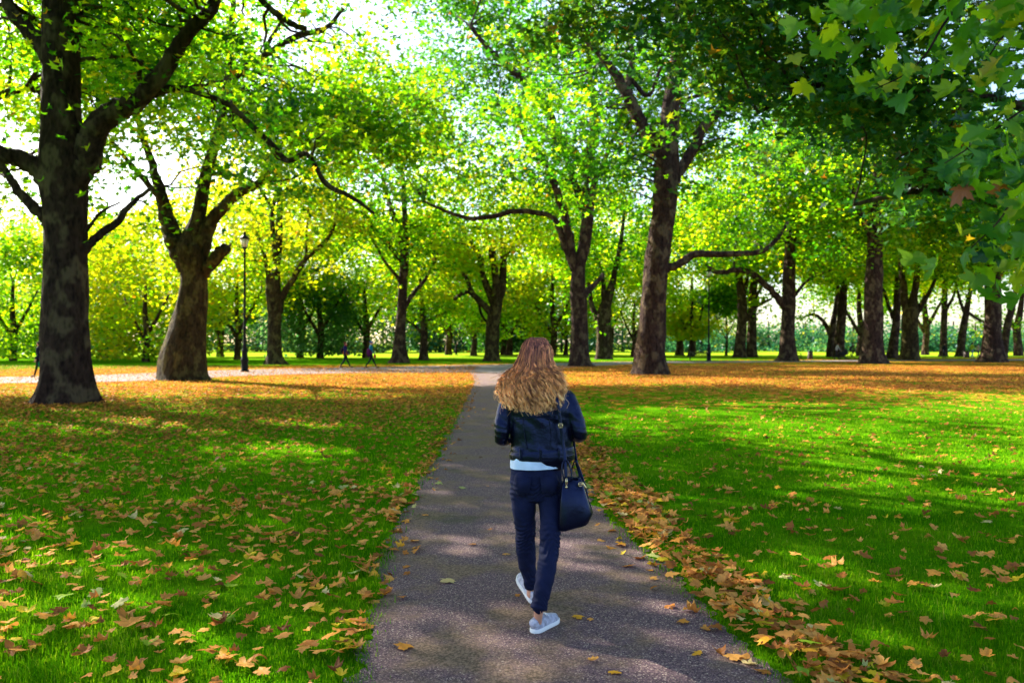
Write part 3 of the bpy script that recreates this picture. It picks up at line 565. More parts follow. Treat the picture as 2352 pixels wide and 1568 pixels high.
V = np.stack([P3(xx-dy_*w, yy+dx*w, Z0), P3(xx+dy_*w, yy-dx*w, Z0), P3(xx-dy_*w*.7+dx*l*h*.35, yy+dx*w*.7+dy_*l*h*.35, h*.6), P3(xx+dy_*w*.7+dx*l*h*.35, yy-dx*w*.7+dy_*l*h*.35, h*.6), P3(xx+dx*l*h, yy+dy_*l*h, h*(1-.25*l))], 1).reshape(-1, 3)
b = (np.arange(n)*5)[:, None]; F = np.vstack([b+[0, 1, 3], b+[0, 3, 2], b+[2, 3, 4]])
tint = np.repeat(np.clip(np.where(rng.uniform(0, 1, n) < .07, rng.uniform(.8, 1, n), rng.normal(.45, .2, n)+.25*vnoise(np.stack([xx, yy, 0*xx], 1), 1.2, 21)+.2*vnoise(np.stack([xx, yy, 0*xx], 1), 4, 22)), 0, 1), 5)
M['grass'] = foliage_mat('lawn_blades', [(0, (.007, .055, .002)), (.5, (.030, .13, .001)), (.85, (.09, .23, .002)), (1, (.24, .24, .04))],
                         [(0, (.05, .27, .002)), (.5, (.17, .50, .002)), (1, (.42, .65, .01))], .4, .0)
tag(put('grass', arr_mesh('grass', V, F, tint, mats=(M['grass'],))), 'short mown grass of the lawns beside the path', 'grass', kind='stuff')

# ---------------------------------------------------------------- fallen leaves
def litter_mat():
    m, nt, out = new_mat('dry_leaf'); at = N(nt, 'ShaderNodeAttribute', attribute_name='tint').outputs['Fac']; co = objco(nt)
    st = [(0, (.075, .020, .008)), (.16, (.30, .105, .022)), (.34, (.54, .20, .040)), (.52, (.77, .37, .085)), (.66, (.82, .32, .04)), (.76, (.72, .50, .02)), (.86, (.22, .38, .02)), (.94, (.36, .44, .13)), (1, (.74, .56, .24))]
    c = ramp(nt, at, st); n = noise(nt, co, 38, 3)
    c = mixc(nt, ramp(nt, n, [(.35, (.4, .4, .4)), (.55, (0, 0, 0))]), c, (.16, .05, .02))
    d = N(nt, 'ShaderNodeBsdfDiffuse'); L(nt, c, d.inputs[0]); tr = N(nt, 'ShaderNodeBsdfTranslucent'); L(nt, c, tr.inputs[0])
    L(nt, bump(nt, n, .4, .004), d.inputs['Normal'])
    mx = N(nt, 'ShaderNodeMixShader'); mx.inputs[0].default_value = .25; L(nt, d.outputs[0], mx.inputs[1]); L(nt, tr.outputs[0], mx.inputs[2])
    g = N(nt, 'ShaderNodeBsdfGlossy'); g.inputs['Roughness'].default_value = .5; m2 = N(nt, 'ShaderNodeMixShader'); m2.inputs[0].default_value = .015
    L(nt, mx.outputs[0], m2.inputs[1]); L(nt, g.outputs[0], m2.inputs[2]); L(nt, m2.outputs[0], out.inputs[0]); return m
M['litter'] = litter_mat()
def litter_density(x, y):
    l, r = edge_x(LE, y), edge_x(RE, y); left = x < l; right = x > r
    p = np.stack([x, y, 0*x], 1); nz = vnoise(p, 1.0, 3)*.5+vnoise(p, .35, 4)*.6
    d = np.where(left, np.interp(y, [3, 8, 12, 16, 22, 45], [42, 50, 54, 74, 92, 74]), np.interp(y, [3, 8, 12, 25, 30, 36, 70], [27, 25, 15, 12, 55, 80, 70]))
    d = d*np.clip(1+1.1*nz, .15, 2.2)
    d = np.where(left & (y > 30) & (x < -9), d*.45, d)
    dr = (x-r)/(.25+.17*np.clip(1+vnoise(p, 2.2, 9), .2, 2)); d = np.where(right & (dr > -.25), np.maximum(d, 300*np.exp(-np.clip(dr-.7, 0, 9)**2*3)*np.clip(.9+vnoise(p, 3, 5)*.7, .3, 1.5)), d)
    dl = (l-x)/.22; d = np.where(left & (y > 3), np.maximum(d, 120*np.exp(-dl**2)*np.clip(1+vnoise(p, 2.5, 6)*1.4, .1, 2)), d)
    return np.where(~left & ~right, np.where(x > r-.28, 30.0, np.where(x < l+.25, 22., 1.6)), d)
def sample_litter(y0, y1, half, n):
    y = rng.uniform(y0, y1, n); x = rng.uniform(-1, 1, n)*half(y)
    area = (y1-y0)*2*half((y0+y1)/2)
    k = rng.uniform(0, 1, n)*n/area < litter_density(x, y)*half(y)/half((y0+y1)/2)
    return x[k], y[k]
near_x, near_y = sample_litter(3.2, 9, lambda y: y*.68+3.0, 30000)
mid_x, mid_y = sample_litter(9, 24, lambda y: y*.68+3.2, 180000)
far_x, far_y = sample_litter(24, 58, lambda y: y*.68+4, 400000)
def litter_tint(n, x):
    t = rng.choice([.08, .2, .34, .44, .52, .60, .70, .77, .85, .95, 1.0], n, p=[.06, .13, .21, .21, .17, .08, .05, .045, .015, .01, .02]); return np.clip(t+rng.normal(0, .02, n), 0, 1)
LA = [leaf_template('A', c, f, s, True) for c, f, s in ((-.25, .1, 1), (-.45, .2, 2), (.45, .0, 3), (-.65, .1, 4), (.2, .7, 5), (.8, .1, 6), (-.12, .0, 7), (-.85, .2, 8), (.3, -.7, 9), (1.0, .0, 10))]
LA = [(v*[1, 1, .62], f) for v, f in LA]
LB = [leaf_template('B', c, f, s) for c, f, s in ((-.4, .1, 1), (-.6, .3, 2), (.5, .0, 3), (-.3, .6, 4), (-.8, -.2, 5))]
allx = np.concatenate([near_x]); ally = np.concatenate([near_y])
order = np.argsort(ally+np.where(np.abs(allx) > ally*.66, 50, 0)+np.where(ally < 3.75, 60, 0)); pick, rest = order[:268], order[268:]
def litter_mesh(tpls, x, y):
    n = len(x); small = np.where(on_path(x, y, -.3), rng.uniform(.3, 1, n), 1.0); z = np.where(on_path(x, y), .018, .038)+rng.uniform(-.008, .014, n)
    drift = (x > edge_x(RE, y)-.1) & (x < edge_x(RE, y)+.5); z = z+np.where(drift, rng.uniform(0, .05, n), 0)
    nr = rng.normal(0, .25, (n, 3))+[0, 0, 1]; R = rot_from(nr, rng.uniform(0, 6.28, n))
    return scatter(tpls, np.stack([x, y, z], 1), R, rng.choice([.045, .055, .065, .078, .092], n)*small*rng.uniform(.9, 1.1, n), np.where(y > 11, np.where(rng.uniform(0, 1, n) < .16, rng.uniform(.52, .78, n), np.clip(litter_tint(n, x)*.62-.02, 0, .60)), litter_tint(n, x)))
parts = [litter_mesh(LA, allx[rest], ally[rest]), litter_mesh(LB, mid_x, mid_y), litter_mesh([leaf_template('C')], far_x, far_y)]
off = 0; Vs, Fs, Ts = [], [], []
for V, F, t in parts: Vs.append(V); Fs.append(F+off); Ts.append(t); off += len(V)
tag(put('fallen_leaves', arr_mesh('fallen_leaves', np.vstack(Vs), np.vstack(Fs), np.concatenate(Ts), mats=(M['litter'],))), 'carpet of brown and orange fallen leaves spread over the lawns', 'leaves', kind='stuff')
TONE = [(.08, 'dark brown'), (.2, 'russet brown'), (.34, 'brown'), (.44, 'tan'), (.52, 'salmon tan'), (.62, 'orange'), (.70, 'amber'), (.77, 'yellow'), (.86, 'lime green'), (.95, 'pale green'), (1.0, 'cream')]
SHAPE = ['loosely cupped', 'arched', 'deeply cupped', 'humped', 'folded', 'curled up', 'nearly flat', 'rolled over', 'wavy', 'tightly curled']
leaf_mesh = {}; USED = set()
def auto_label(x, y, ti, si, size):
    pth = bool(on_path(x, y)); drift = edge_x(RE, y)-.1 < x < edge_x(RE, y)+.45
    big = 'large' if size > .082 else 'small' if size < .062 else 'medium'
    if pth: place = 'on the path by right verge' if x > .6 else 'on the path by left verge'
    elif drift: place = 'in the drift along the path'
    elif x > 0: place = 'on right lawn near the drift' if x < edge_x(RE, y)+1.0 else 'on right corner lawn'
    elif x > edge_x(LE, y)-.35: place = 'on the left verge'
    else: place = 'on left lawn' if x > -1.9 else 'on left corner lawn'
    depth = 'at bottom edge' if y < 4.15 else 'level with planted shoe' if y < 4.75 else 'level with raised shoe' if y < 5.2 else 'further back'
    return '%s %s %s leaf %s %s' % (big, SHAPE[si], TONE[ti][1], place, depth)
def ground_leaf(x, y, ti, si, size, rz, label=None, tilt=.16, tries=0):
    auto = label is None
    if auto:
        label = auto_label(x, y, ti, si, size)
        if label in USED and tries < 30: return ground_leaf(x, y, ti if tries < 10 else (ti+tries) % 8, (si+1) % 10, size if tries < 20 else .05+(size-.02) % .045, rz, None, tilt, tries+1)
        USED.add(label)
    key = (ti, si)
    if key not in leaf_mesh:
        tv, tf = LA[si]; leaf_mesh[key] = arr_mesh('leaf_blade', tv, tf, np.full(len(tv), TONE[ti][0]), mats=(M['litter'],))
    o = put('fallen_leaf', leaf_mesh[key]); pth = bool(on_path(x, y)); drift = edge_x(RE, y)-.1 < x < edge_x(RE, y)+.45
    o.location = (x, y, (.012 if pth else .038)+.35*size*(.25 if si in (1, 3, 7) else .1)+(random.uniform(0, .05) if drift else 0)); o.scale = (size,)*3
    o.rotation_euler = (random.gauss(0, tilt)*(.5 if pth else 1), random.gauss(0, tilt)*(.5 if pth else 1), rz)
    tag(o, label, 'leaf', 'single fallen plane leaves'); return o
tone_of = lambda t: int(np.argmin([abs(t-a[0]) for a in TONE]))
for i, t in zip(pick, litter_tint(len(pick), None)):
    ground_leaf(float(allx[i]), float(ally[i]), tone_of(t), int(rng.integers(0, 10)), float(rng.uniform(.046, .095)), float(rng.uniform(0, 6.28)))
SPECIAL = [(1030, 1337, 10, 6, .115, 'cream star shaped leaf alone on the path left of the woman\'s shoes'), (882, 1368, 5, 5, .10, 'bright orange curled leaf on the path by the left verge'), (858, 1385, 4, 0, .08, 'tan leaf touching the orange curled one on the path'),
    (1860, 1510, 8, 6, .11, 'big fresh lime green leaf on the drift at lower right'), (1502, 1288, 9, 1, .10, 'pale grey green leaf at the path edge above the drift bulge'), (1508, 1304, 1, 2, .06, 'small rusty leaf right under the grey green one'),
    (1597, 1302, 7, 6, .085, 'yellow leaf lying on the brown drift right of the path'), (1568, 1432, 5, 3, .07, 'small orange leaf alone on the tarmac right of the woman'), (1328, 1421, 6, 3, .065, 'yellowish arched leaf on tarmac just right of the planted shoe'),
    (1357, 1425, 4, 0, .04, 'tiny tan leaf next to the yellowish one by the shoe'), (1603, 1504, 6, 6, .055, 'small yellow tan leaf on open tarmac at lower right'), (1411, 1548, 6, 6, .055, 'small yellow tan leaf on tarmac at the bottom edge'),
    (1085, 1253, 5, 3, .055, 'small orange leaf in the middle of the path left of her knees'), (1162, 1275, 4, 6, .05, 'small tan leaf on the path close to her left calf'), (1062, 1122, 9, 6, .09, 'pale green leaf on the path beside her hips'),
    (1008, 1112, 9, 1, .09, 'second pale green leaf on the path nearer the left verge'), (995, 1080, 10, 1, .08, 'cream leaf on the path edge level with the bag handles'), (1380, 1182, 6, 1, .08, 'yellow orange leaf on the path right of the handbag'),
    (1541, 1330, 4, 6, .085, 'flat tan leaf on the tarmac below the grey green one'), (1748, 1365, 10, 1, .09, 'pale tan leaf crowning the drift bulge'), (1652, 1408, 6, 6, .11, 'flat ochre leaf jutting from the drift onto the path'),
    (148, 1382, 8, 1, .10, 'arched lime green leaf on the left lawn'), (222, 1373, 9, 6, .085, 'pale leaf right of the lime green arched one'), (60, 1420, 7, 5, .11, 'big yellow leaf standing in grass near the left edge'),
    (300, 1447, 3, 4, .14, 'biggest tan leaf lying tilted on the left lawn'), (500, 1437, 10, 5, .12, 'whitish crumpled leaf on the left lawn near the bottom'), (466, 1378, 8, 4, .08, 'narrow lime leaf on edge in the left grass'),
    (532, 1358, 8, 2, .07, 'rounded lime leaf in the left grass'), (440, 1296, 7, 1, .075, 'lemon yellow arched leaf on the left lawn'), (727, 1413, 7, 4, .09, 'yellow and orange folded leaf on the left verge'),
    (795, 1490, 7, 1, .10, 'bright yellow leaf on the left verge at the bottom'), (790, 1510, 6, 1, .12, 'large amber leaf on the left verge at the bottom')]
for x, y, ti, si, s, lab in SPECIAL:
    g = G(x, y); ground_leaf(g[0], g[1], ti, si, s*1.0, random.uniform(0, 6.28), lab, .15)

# ---------------------------------------------------------------- close twigs of the overhanging tree
near_tree = [o for o in bpy.data.objects if o.get('label', '').startswith('large dark leaved')][0]
M['near_leaf'] = foliage_mat('overhanging_leaf', [(0, (.005, .038, .010)), (.4, (.012, .080, .008)), (.7, (.05, .16, .004)), (.9, (.20, .24, .01)), (1, (.24, .07, .025))],
                             [(0, (.03, .16, .012)), (.4, (.14, .44, .008)), (.7, (.40, .72, .008)), (.9, (.70, .70, .01)), (1, (.5, .16, .04))], .5, .02)
TW = [([(2280, -60, 3.1), (2180, 40, 3.0), (2130, 120, 2.95), (2080, 170, 2.9), (2010, 205, 2.85)], 44), ([(2180, -90, 2.9), (2060, -20, 2.8), (1960, 40, 2.75), (1830, 90, 2.7)], 60),
      ([(2460, 180, 2.9), (2352, 250, 2.8), (2240, 330, 2.75), (2170, 375, 2.7)], 40), ([(2460, 300, 2.7), (2360, 400, 2.7), (2300, 500, 2.65), (2230, 570, 2.6)], 42), ([(2460, 20, 3.3), (2330, 60, 3.2), (2250, 160, 3.2)], 30),
      ([(2460, 480, 3.0), (2370, 560, 3.0), (2300, 630, 2.95)], 30), ([(2420, -80, 2.6), (2330, -20, 2.6), (2230, 10, 2.6)], 30)]
tl = near_tree.location
for k_, (pts, cnt) in enumerate(TW):
    P = spline(np.array([U(*p) for p in pts]), 6)-np.array(tl); V, F = tube(P, np.linspace(.006, .002, len(P)), 6)
    tw = put('twig', arr_mesh('twig', V, F, smooth=True, mats=(M['bark'],)), near_tree)
    for j in range(cnt):
        f = rng.uniform(.12, 1)*(len(P)-1); q = P[int(f)]+rng.normal(0, .065, 3)*[1, 1.6, .7]+[0, 0, -.03]
        tv, tf = leaf_template('A', rng.uniform(-.7, .7), rng.uniform(-.2, 1.0), int(rng.integers(0, 99)), True)
        nr = np.array([[rng.normal(0, .7), rng.normal(-.35, .6), .55]])
        Rm = rot_from(nr, np.array([0.]))[0]
        # tips hang down and to the left
        down = np.array([rng.normal(-.5, .55), rng.normal(0, .3), -1]); nn_ = nr[0]/np.linalg.norm(nr[0]); d2 = down-nn_*nn_.dot(down); d2 /= np.linalg.norm(d2)
        Rm = np.stack([np.cross(d2, nn_), d2, nn_], 1); s = rng.uniform(.05, .09)
        tint = np.clip(rng.normal(.56, .20), 0, .84) if rng.uniform() > .025 else rng.uniform(.9, 1)
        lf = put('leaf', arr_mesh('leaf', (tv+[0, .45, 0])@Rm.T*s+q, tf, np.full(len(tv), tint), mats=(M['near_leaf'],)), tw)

# ---------------------------------------------------------------- lofts and fused bodies
def etube(P, RX, RY, n=20, fold=None, cap=3, ref=(1, 0, 0)):
    """elliptical rings along a path, x axis of each ring kept near ref; rounded ends"""
    P = np.asarray(P, float); RX = np.asarray(RX, float); RY = np.asarray(RY, float)
    if cap:
        t0 = P[0]-P[1]; t0 /= np.linalg.norm(t0); t1 = P[-1]-P[-2]; t1 /= np.linalg.norm(t1); Pa, Xa, Ya, Pb, Xb, Yb = [], [], [], [], [], []
        for i in range(cap, 0, -1):
            a = i/cap*math.pi/2*.97; r0 = min(RX[0], RY[0]); r1 = min(RX[-1], RY[-1])
            Pa.append(P[0]+t0*r0*math.sin(a)*.8); Xa.append(RX[0]*math.cos(a)); Ya.append(RY[0]*math.cos(a))
            a = (cap-i+1)/cap*math.pi/2*.97
            Pb.append(P[-1]+t1*r1*math.sin(a)*.8); Xb.append(RX[-1]*math.cos(a)); Yb.append(RY[-1]*math.cos(a))
        P = np.vstack([Pa, P, Pb]); RX = np.concatenate([Xa, RX, Xb]); RY = np.concatenate([Ya, RY, Yb])
    T_ = np.gradient(P, axis=0); T_ /= np.linalg.norm(T_, axis=1)[:, None]+1e-9
    ref = np.array(ref, float); A = ref[None]-T_*(T_@ref)[:, None]; A /= np.linalg.norm(A, axis=1)[:, None]; B = np.cross(T_, A)
    th = np.linspace(0, 2*np.pi, n, endpoint=False); f = np.ones((len(P), n))
    if fold is not None: f = f+fold(P, th)
    V = P[:, None]+(RX[:, None]*f*np.cos(th))[..., None]*A[:, None]+(RY[:, None]*f*np.sin(th))[..., None]*B[:, None]
    m = len(P); i = np.arange(m-1)[:, None]*n; j = np.arange(n)[None]; j2 = (j+1) % n
    F = [np.stack([i+j, i+j2, i+n+j2, i+n+j], -1).reshape(-1, 4)]
    V = V.reshape(-1, 3)
    V = np.vstack([V, V[:n].mean(0), V[-n:].mean(0)]); c0, c1 = len(V)-2, len(V)-1
    F.append(np.array([[k, c0, (k+1) % n, (k+1) % n] for k in range(n)])); F.append(np.array([[(m-1)*n+k, (m-1)*n+(k+1) % n, c1, c1] for k in range(n)]))
    return V, np.vstack(F)
def rings(pts, per=5, cap=3, n=20, fold=None, ref=(1, 0, 0)):
    """pts rows: x, y, z, rx, ry"""
    s = spline(np.array(pts, float), per); return etube(s[:, :3], s[:, 3], s[:, 4], n, fold, cap, ref)
def ball(c, r, n=14):
    c = np.array(c, float); r = np.array(r if hasattr(r, '__len__') else (r,)*3, float)
    ph = np.linspace(.04, math.pi-.04, n); V, F = lathe([(math.sin(p), -math.cos(p)) for p in ph], n*2)
    m = len(V); V = np.vstack([V, [0, 0, -1], [0, 0, 1]]); k = n*2
    F = np.vstack([F, [[(i+1) % k, i, m, m] for i in range(k)], [[(n-1)*k+i, (n-1)*k+(i+1) % k, m+1, m+1] for i in range(k)]])
    return V*r+c, F
def fused(name, parts, mat, parent, voxel=.008, smooth=3, cut=None, disp=None):
    """closed pieces -> one continuous skin"""
    me = bpy.data.meshes.new('tmp'); bm = bmesh.new()
    for V, F in parts:
        vs = [bm.verts.new(v) for v in V]
        for f in F:
            f = list(dict.fromkeys(int(a) for a in f))
            if len(f) > 2:
                try: bm.faces.new([vs[a] for a in f])
                except ValueError: pass
    bmesh.ops.recalc_face_normals(bm, faces=bm.faces[:]); bm.to_mesh(me); bm.free()
    o = bpy.data.objects.new('tmp', me); COL.objects.link(o)
    md = o.modifiers.new('r', 'REMESH'); md.mode = 'VOXEL'; md.voxel_size = voxel; md.use_smooth_shade = True
    dg = bpy.context.evaluated_depsgraph_get(); me2 = bpy.data.meshes.new_from_object(o.evaluated_get(dg)); bpy.data.objects.remove(o)
    bm = bmesh.new(); bm.from_mesh(me2)
    for _ in range(smooth): bmesh.ops.smooth_vert(bm, verts=bm.verts[:], factor=.5, use_axis_x=True, use_axis_y=True, use_axis_z=True)
    if cut:
        for co, no in cut:
            g = bm.verts[:]+bm.edges[:]+bm.faces[:]; bmesh.ops.bisect_plane(bm, geom=g, plane_co=co, plane_no=no, clear_outer=True)
    if disp:
        bm.normal_update()
        for v in bm.verts: v.co += v.normal*disp(v.co)
    for f in bm.faces: f.smooth = True
    bm.to_mesh(me2); bm.free(); me2.materials.clear(); me2.materials.append(mat); me2.name = name
    return put(name, me2, parent)

# ---------------------------------------------------------------- the woman
WY = 4.55; WL = np.array([(1240-CX)/FPX*WY, WY, 0.0])
def B(x, y, dy, hw=None, ry=None):                    # traced body point at walking depth, relative to her root
    D = WY+dy; p = U(x, y, D)-WL
    return list(p) if hw is None else list(p)+[hw*D/FPX, ry if ry else hw*D/FPX]
M['skin'] = plain('skin', (.55, .27, .18), .5, .08, 20, .05)
def leather(name, col, rough, bs=.5):
    m, nt, out = new_mat(name); co = objco(nt); n = noise(nt, co, 9, 4, .6); n2 = noise(nt, co, 260, 2)
    c = ramp(nt, n, [(.3, tuple(v*.7 for v in col)), (.75, tuple(v*1.5 for v in col))])
    pbsdf(nt, out, c, ramp(nt, n, [(.3, (rough*.8,)*3), (.7, (rough*1.3,)*3)]), bump(nt, math_(nt, 'ADD', n, math_(nt, 'MULTIPLY', n2, .05)), bs, .02), Specular_IOR_Level=.5).inputs['Specular Tint'].default_value = (.30, .40, 1, 1); return m
M['jacket'] = leather('navy_leather', (.0012, .002, .008), .32); M['bag'] = leather('black_leather', (.0015, .002, .008), .30, .25)
def denim():
    m, nt, out = new_mat('dark_denim'); co = objco(nt); w = N(nt, 'ShaderNodeTexWave'); w.inputs['Scale'].default_value = 260; w.inputs['Distortion'].default_value = 1; L(nt, co, w.inputs[0])
    n = noise(nt, co, 6, 4); c = ramp(nt, n, [(.3, (.004, .007, .030)), (.7, (.009, .014, .058))]); c = mixc(nt, .25, c, ramp(nt, w.outputs[0], [(0, (.4, .4, .5)), (1, (1, 1, 1))]), 'MULTIPLY')
    pbsdf(nt, out, c, .85, bump(nt, n, .3, .01), Specular_IOR_Level=.15); return m
M['denim'] = denim(); M['knit'] = plain('dark_sleeve_cloth', (.005, .006, .012), .75, .2, 60, .4)
M['shirt'] = plain('pale_blue_cotton', (.52, .66, .92), .8, .12, 14, .3, .01); M['suede'] = plain('silver_grey_suede', (.36, .37, .47), .7, .45, 38, .3)
M['rubber'] = plain('white_rubber', (.72, .72, .74), .6, .06); M['brass'] = plain('pale_gold', (.75, .6, .32), .28, .05, Metallic=1.0); M['panel'] = plain('dark_heel_patch', (.10, .10, .14), .7)

woman = empty('person', WL); tag(woman, 'woman with long wavy auburn to blonde hair walking away along the path in navy jacket', 'person')
HC = np.array(B(1232, 829, .26))                      # centre of the head
# arms: shoulder -> elbow -> wrist (forearms reach forward, hands meet in front)
ARM = {'r': [B(1300, 912, .26, 24, .060), B(1317, 950, .23, 21, .056), B(1331, 990, .21, 18, .048), B(1331, 1000, .26, 17, .044), B(1310, 995, .40, 15, .038), B(1285, 985, .50, 12, .031)],
       'l': [B(1172, 914, .26, 23, .060), B(1157, 955, .23, 21, .056), B(1152, 998, .21, 18, .048), B(1154, 1010, .26, 17, .044), B(1172, 1003, .40, 15, .038), B(1198, 990, .50, 12, .031)]}
LEG = {'r': [B(1263, 1105, .25, 29, .085), B(1264, 1150, .24, 28, .082), B(1265, 1203, .19, 24.5, .068), B(1262, 1254, .14, 22.5, .058), B(1256, 1304, .07, 22.5, .060), B(1250, 1335, .035, 21, .057), B(1244, 1362, .01, 19.5, .051), B(1237.5, 1396, -.01, 18.5, .047)],
       'l': [B(1201, 1105, .25, 29, .085), B(1202, 1150, .27, 29, .082), B(1206, 1203, .32, 24, .068), B(1207, 1230, .36, 22, .060), B(1208, 1266, .40, 22.5, .060), B(1212, 1300, .45, 19.5, .055), B(1217, 1325, .48, 16.5, .047), B(1221, 1344, .50, 15.5, .043)]}
def slim(pts, d): return [p[:3]+[max(.02, p[3]-d), max(.02, p[4]-d)] for p in pts]
# body: one continuous skin under the clothes, head with face, ears, hands with fingers
parts = [ball(HC, (.074, .092, .108)), ball(HC+[0, .035, -.055], (.056, .062, .062)), ball(HC+[0, .105, -.03], (.012, .020, .018)), ball(HC+[0, .090, .012], (.045, .015, .012)),
         ball(HC+[0, .090, -.066], (.022, .012, .007)), ball(HC+[0, .088, -.10], (.020, .016, .014)), ball(HC+[-.077, 0, -.02], (.010, .018, .030)), ball(HC+[.077, 0, -.02], (.010, .018, .030)),
         rings([B(1232, 862, .27, 19, .052), B(1235, 885, .25, 21, .056), B(1237, 905, .25, 40, .07)]),
         rings([B(1237, 905, .25, 62, .08), B(1239, 950, .25, 62, .10), B(1243, 1000, .25, 58, .09), B(1234, 1060, .25, 54, .09), B(1231, 1110, .25, 56, .10)])]
for s in 'rl':
    parts.append(rings(slim(ARM[s], .012))); parts.append(rings(slim(LEG[s], .012)))
ankr = [B(1238, 1385, 0, 12, .034), B(1237, 1403, .01, 11, .033), B(1236, 1420, .03, 9.5, .034), B(1236, 1434, .035, 9, .030)]
ankl = [B(1220, 1335, .50, 11.5, .034), B(1221, 1352, .51, 11, .035), B(1221, 1366, .51, 11.5, .04)]
parts += [rings(ankr), rings(ankl)]
for s, sx in (('r', -1), ('l', 1)):                   # hands loosely curled in front of the chest
    w = np.array(ARM[s][-1][:3]); d = np.array([sx*.55, .55, .25]); d /= np.linalg.norm(d); side = np.array([0, -.3, 1.0]); side -= d*d.dot(side); side /= np.linalg.norm(side); nrm = np.cross(d, side)*sx
    palm = w+d*.065; parts.append(rings([list(w)+[.026, .022], list(w+d*.04)+[.036, .018], list(w+d*.085)+[.040, .015]], ref=tuple(side)))
    for f_, (o_, ln, cu) in enumerate(((.030, .068, .5), (.010, .076, .6), (-.010, .070, .7), (-.029, .056, .8))):
        b0 = w+d*.085+side*o_; c1 = b0+d*ln*.45-nrm*.004; c2 = c1+(d*math.cos(cu)-nrm*math.sin(cu))*ln*.32; c3 = c2+(d*math.cos(cu*2)-nrm*math.sin(cu*2))*ln*.25
        parts.append(rings([list(q)+[r_, r_] for q, r_ in ((b0, .0095), (c1, .0088), (c2, .0080), (c3, .0072))], 3, 2, 8))
    b0 = w+d*.03+side*.030; parts.append(rings([list(q)+[r_, r_] for q, r_ in ((b0, .012), (b0+side*.028+d*.018, .0105), (b0+side*.04+d*.045-nrm*.012, .009))], 3, 2, 8))
body = fused('body', parts, M['skin'], woman, .0055, 2)
for sx in (-1, 1):
    quick('eye', [ball(HC+[sx*.031, .083, -.004], .011, 8)], M['rubber'], woman)

# jeans
def kneefold(P, th):
    z = P[:, 2][:, None]; return .045*np.exp(-((z-.50)/.10)**2)*np.sin(z*190+3*np.sin(th[None]))+.022*np.exp(-((z-.20)/.16)**2)*np.sin(z*120+2*np.cos(th[None]*2))+.008*np.sin(z*60+th[None]*2)
hips = [B(1231, 1066, .25, 56, .105), B(1231, 1085, .25, 58.5, .115), B(1230.5, 1105, .25, 59.5, .120), B(1231, 1122, .25, 57, .110)]
jp = [rings(hips, 5, 2, 28), ] + [rings(LEG[s], 8, 1, 24, kneefold) for s in 'rl']+[ball(B(1203, 1108, .19), (.062, .066, .085)), ball(B(1260, 1108, .19), (.062, .066, .085))]
hemr = np.array(B(1237.5, 1396, -.01)); heml = np.array(B(1221, 1344, .50))
def jd(c): k = math.exp(-((c.z-.48)/.09)**2)+.8*math.exp(-((c.z-.78)/.06)**2)+.6*math.exp(-((c.z-.17)/.07)**2); return .003*math.sin(c.z*55+c.x*30)*math.sin(c.x*60+c.z*20)+.0035*k*math.sin(c.z*210+9*math.sin(c.x*35+c.y*20))
jeans = fused('jeans', jp, M['denim'], woman, .0048, 1, disp=jd)
for s, hwx in (('r', 19.5), ('l', 16.3)):
    e = LEG[s][-1]; a = np.array(e[:3]); q = np.array(LEG[s][-2][:3]); t = (a-q)/np.linalg.norm(a-q)
    V, F = etube(np.array([a-t*.022, a-t*.01, a+t*.004, a+t*.006]), [e[3]+.001, e[3]+.003, e[3]+.003, e[3]-.004], [e[4]+.001, e[4]+.003, e[4]+.003, e[4]-.004], 24, None, 0); hem = put('hem', arr_mesh('hem', V[:-2], F[:-48], smooth=True, mats=(M['denim'],)), jeans)
# back pockets and seam
for x0 in (1203, 1258):
    c = np.array(B(x0, 1112, .12)); V, F = box(-.045, .045, -.004, .004, -.05, .045); V[V[:, 2] < 0, 0] *= .75
    V = V+c; V[:, 1] = V[:, 1]+.0; put('pocket', arr_mesh('pocket', V, F, mats=(M['denim'],)), jeans)
# t-shirt tail
def shirtfold(P, th): return .02*np.sin(7*th[None]+P[:, 2][:, None]*30)+.012*np.sin(13*th[None]+1)
sr = [B(1237, 1030, .25, 56, .105), B(1235, 1050, .25, 58, .112), B(1232, 1064, .25, 60, .121), B(1231.5, 1072, .25, 60.5, .124)]
V, F = etube(*(lambda s: (s[:, :3], s[:, 3], s[:, 4]))(spline(np.array(sr), 6)), 48, shirtfold, 0)
V[:, 2] += np.where(V[:, 2] < V[:, 2].min()+.03, -.009*np.clip(-(V[:, 0]-B(1231, 1072, .25)[0])/.13, -1, 1), 0)
put('shirt', arr_mesh('shirt', V[:-2], F[:-96], smooth=True, mats=(M['shirt'],)), woman)
# jacket
def jk(c):
    z, x, y = c.z, c.x, c.y
    w = .003*math.sin(z*38+x*26+2*math.sin(x*21))+.0018*math.sin((z+x*.6)*75+1.3*math.sin(z*31)); elbow = math.exp(-((z-1.10)/.07)**2)*(abs(x-.0) > .19)
    return w*(.7+.7*elbow)+.0015*math.sin(z*170+x*40)*elbow
jr = [B(1236, 878, .255, 34, .062), B(1236, 892, .255, 56, .078), B(1237, 906, .255, 71, .092), B(1239, 930, .25, 74, .106), B(1241, 965, .25, 72.5, .112), B(1243.5, 1005, .25, 71, .110), B(1245, 1036, .25, 72.5, .118), B(1245, 1050, .25, 74, .122)]
jacket = fused('jacket', [rings(jr, 6, 2, 36)]+[rings([p[:3]+[p[3]*.94, p[4]*.9] for p in ARM[s]], 7, 2, 22) for s in 'rl'], M['jacket'], woman, .0062, 2, disp=jk)
V, F = etube(*(lambda s: (s[:, :3], s[:, 3], s[:, 4]))(spline(np.array([B(1244.5, 1030, .25, 73, .118), B(1245, 1037, .25, 74.2, .123), B(1245, 1051, .25, 74.4, .1245), B(1245, 1054, .25, 74, .121)]), 4)), 48, lambda P, th: .006*np.sin(9*th[None]), 0)
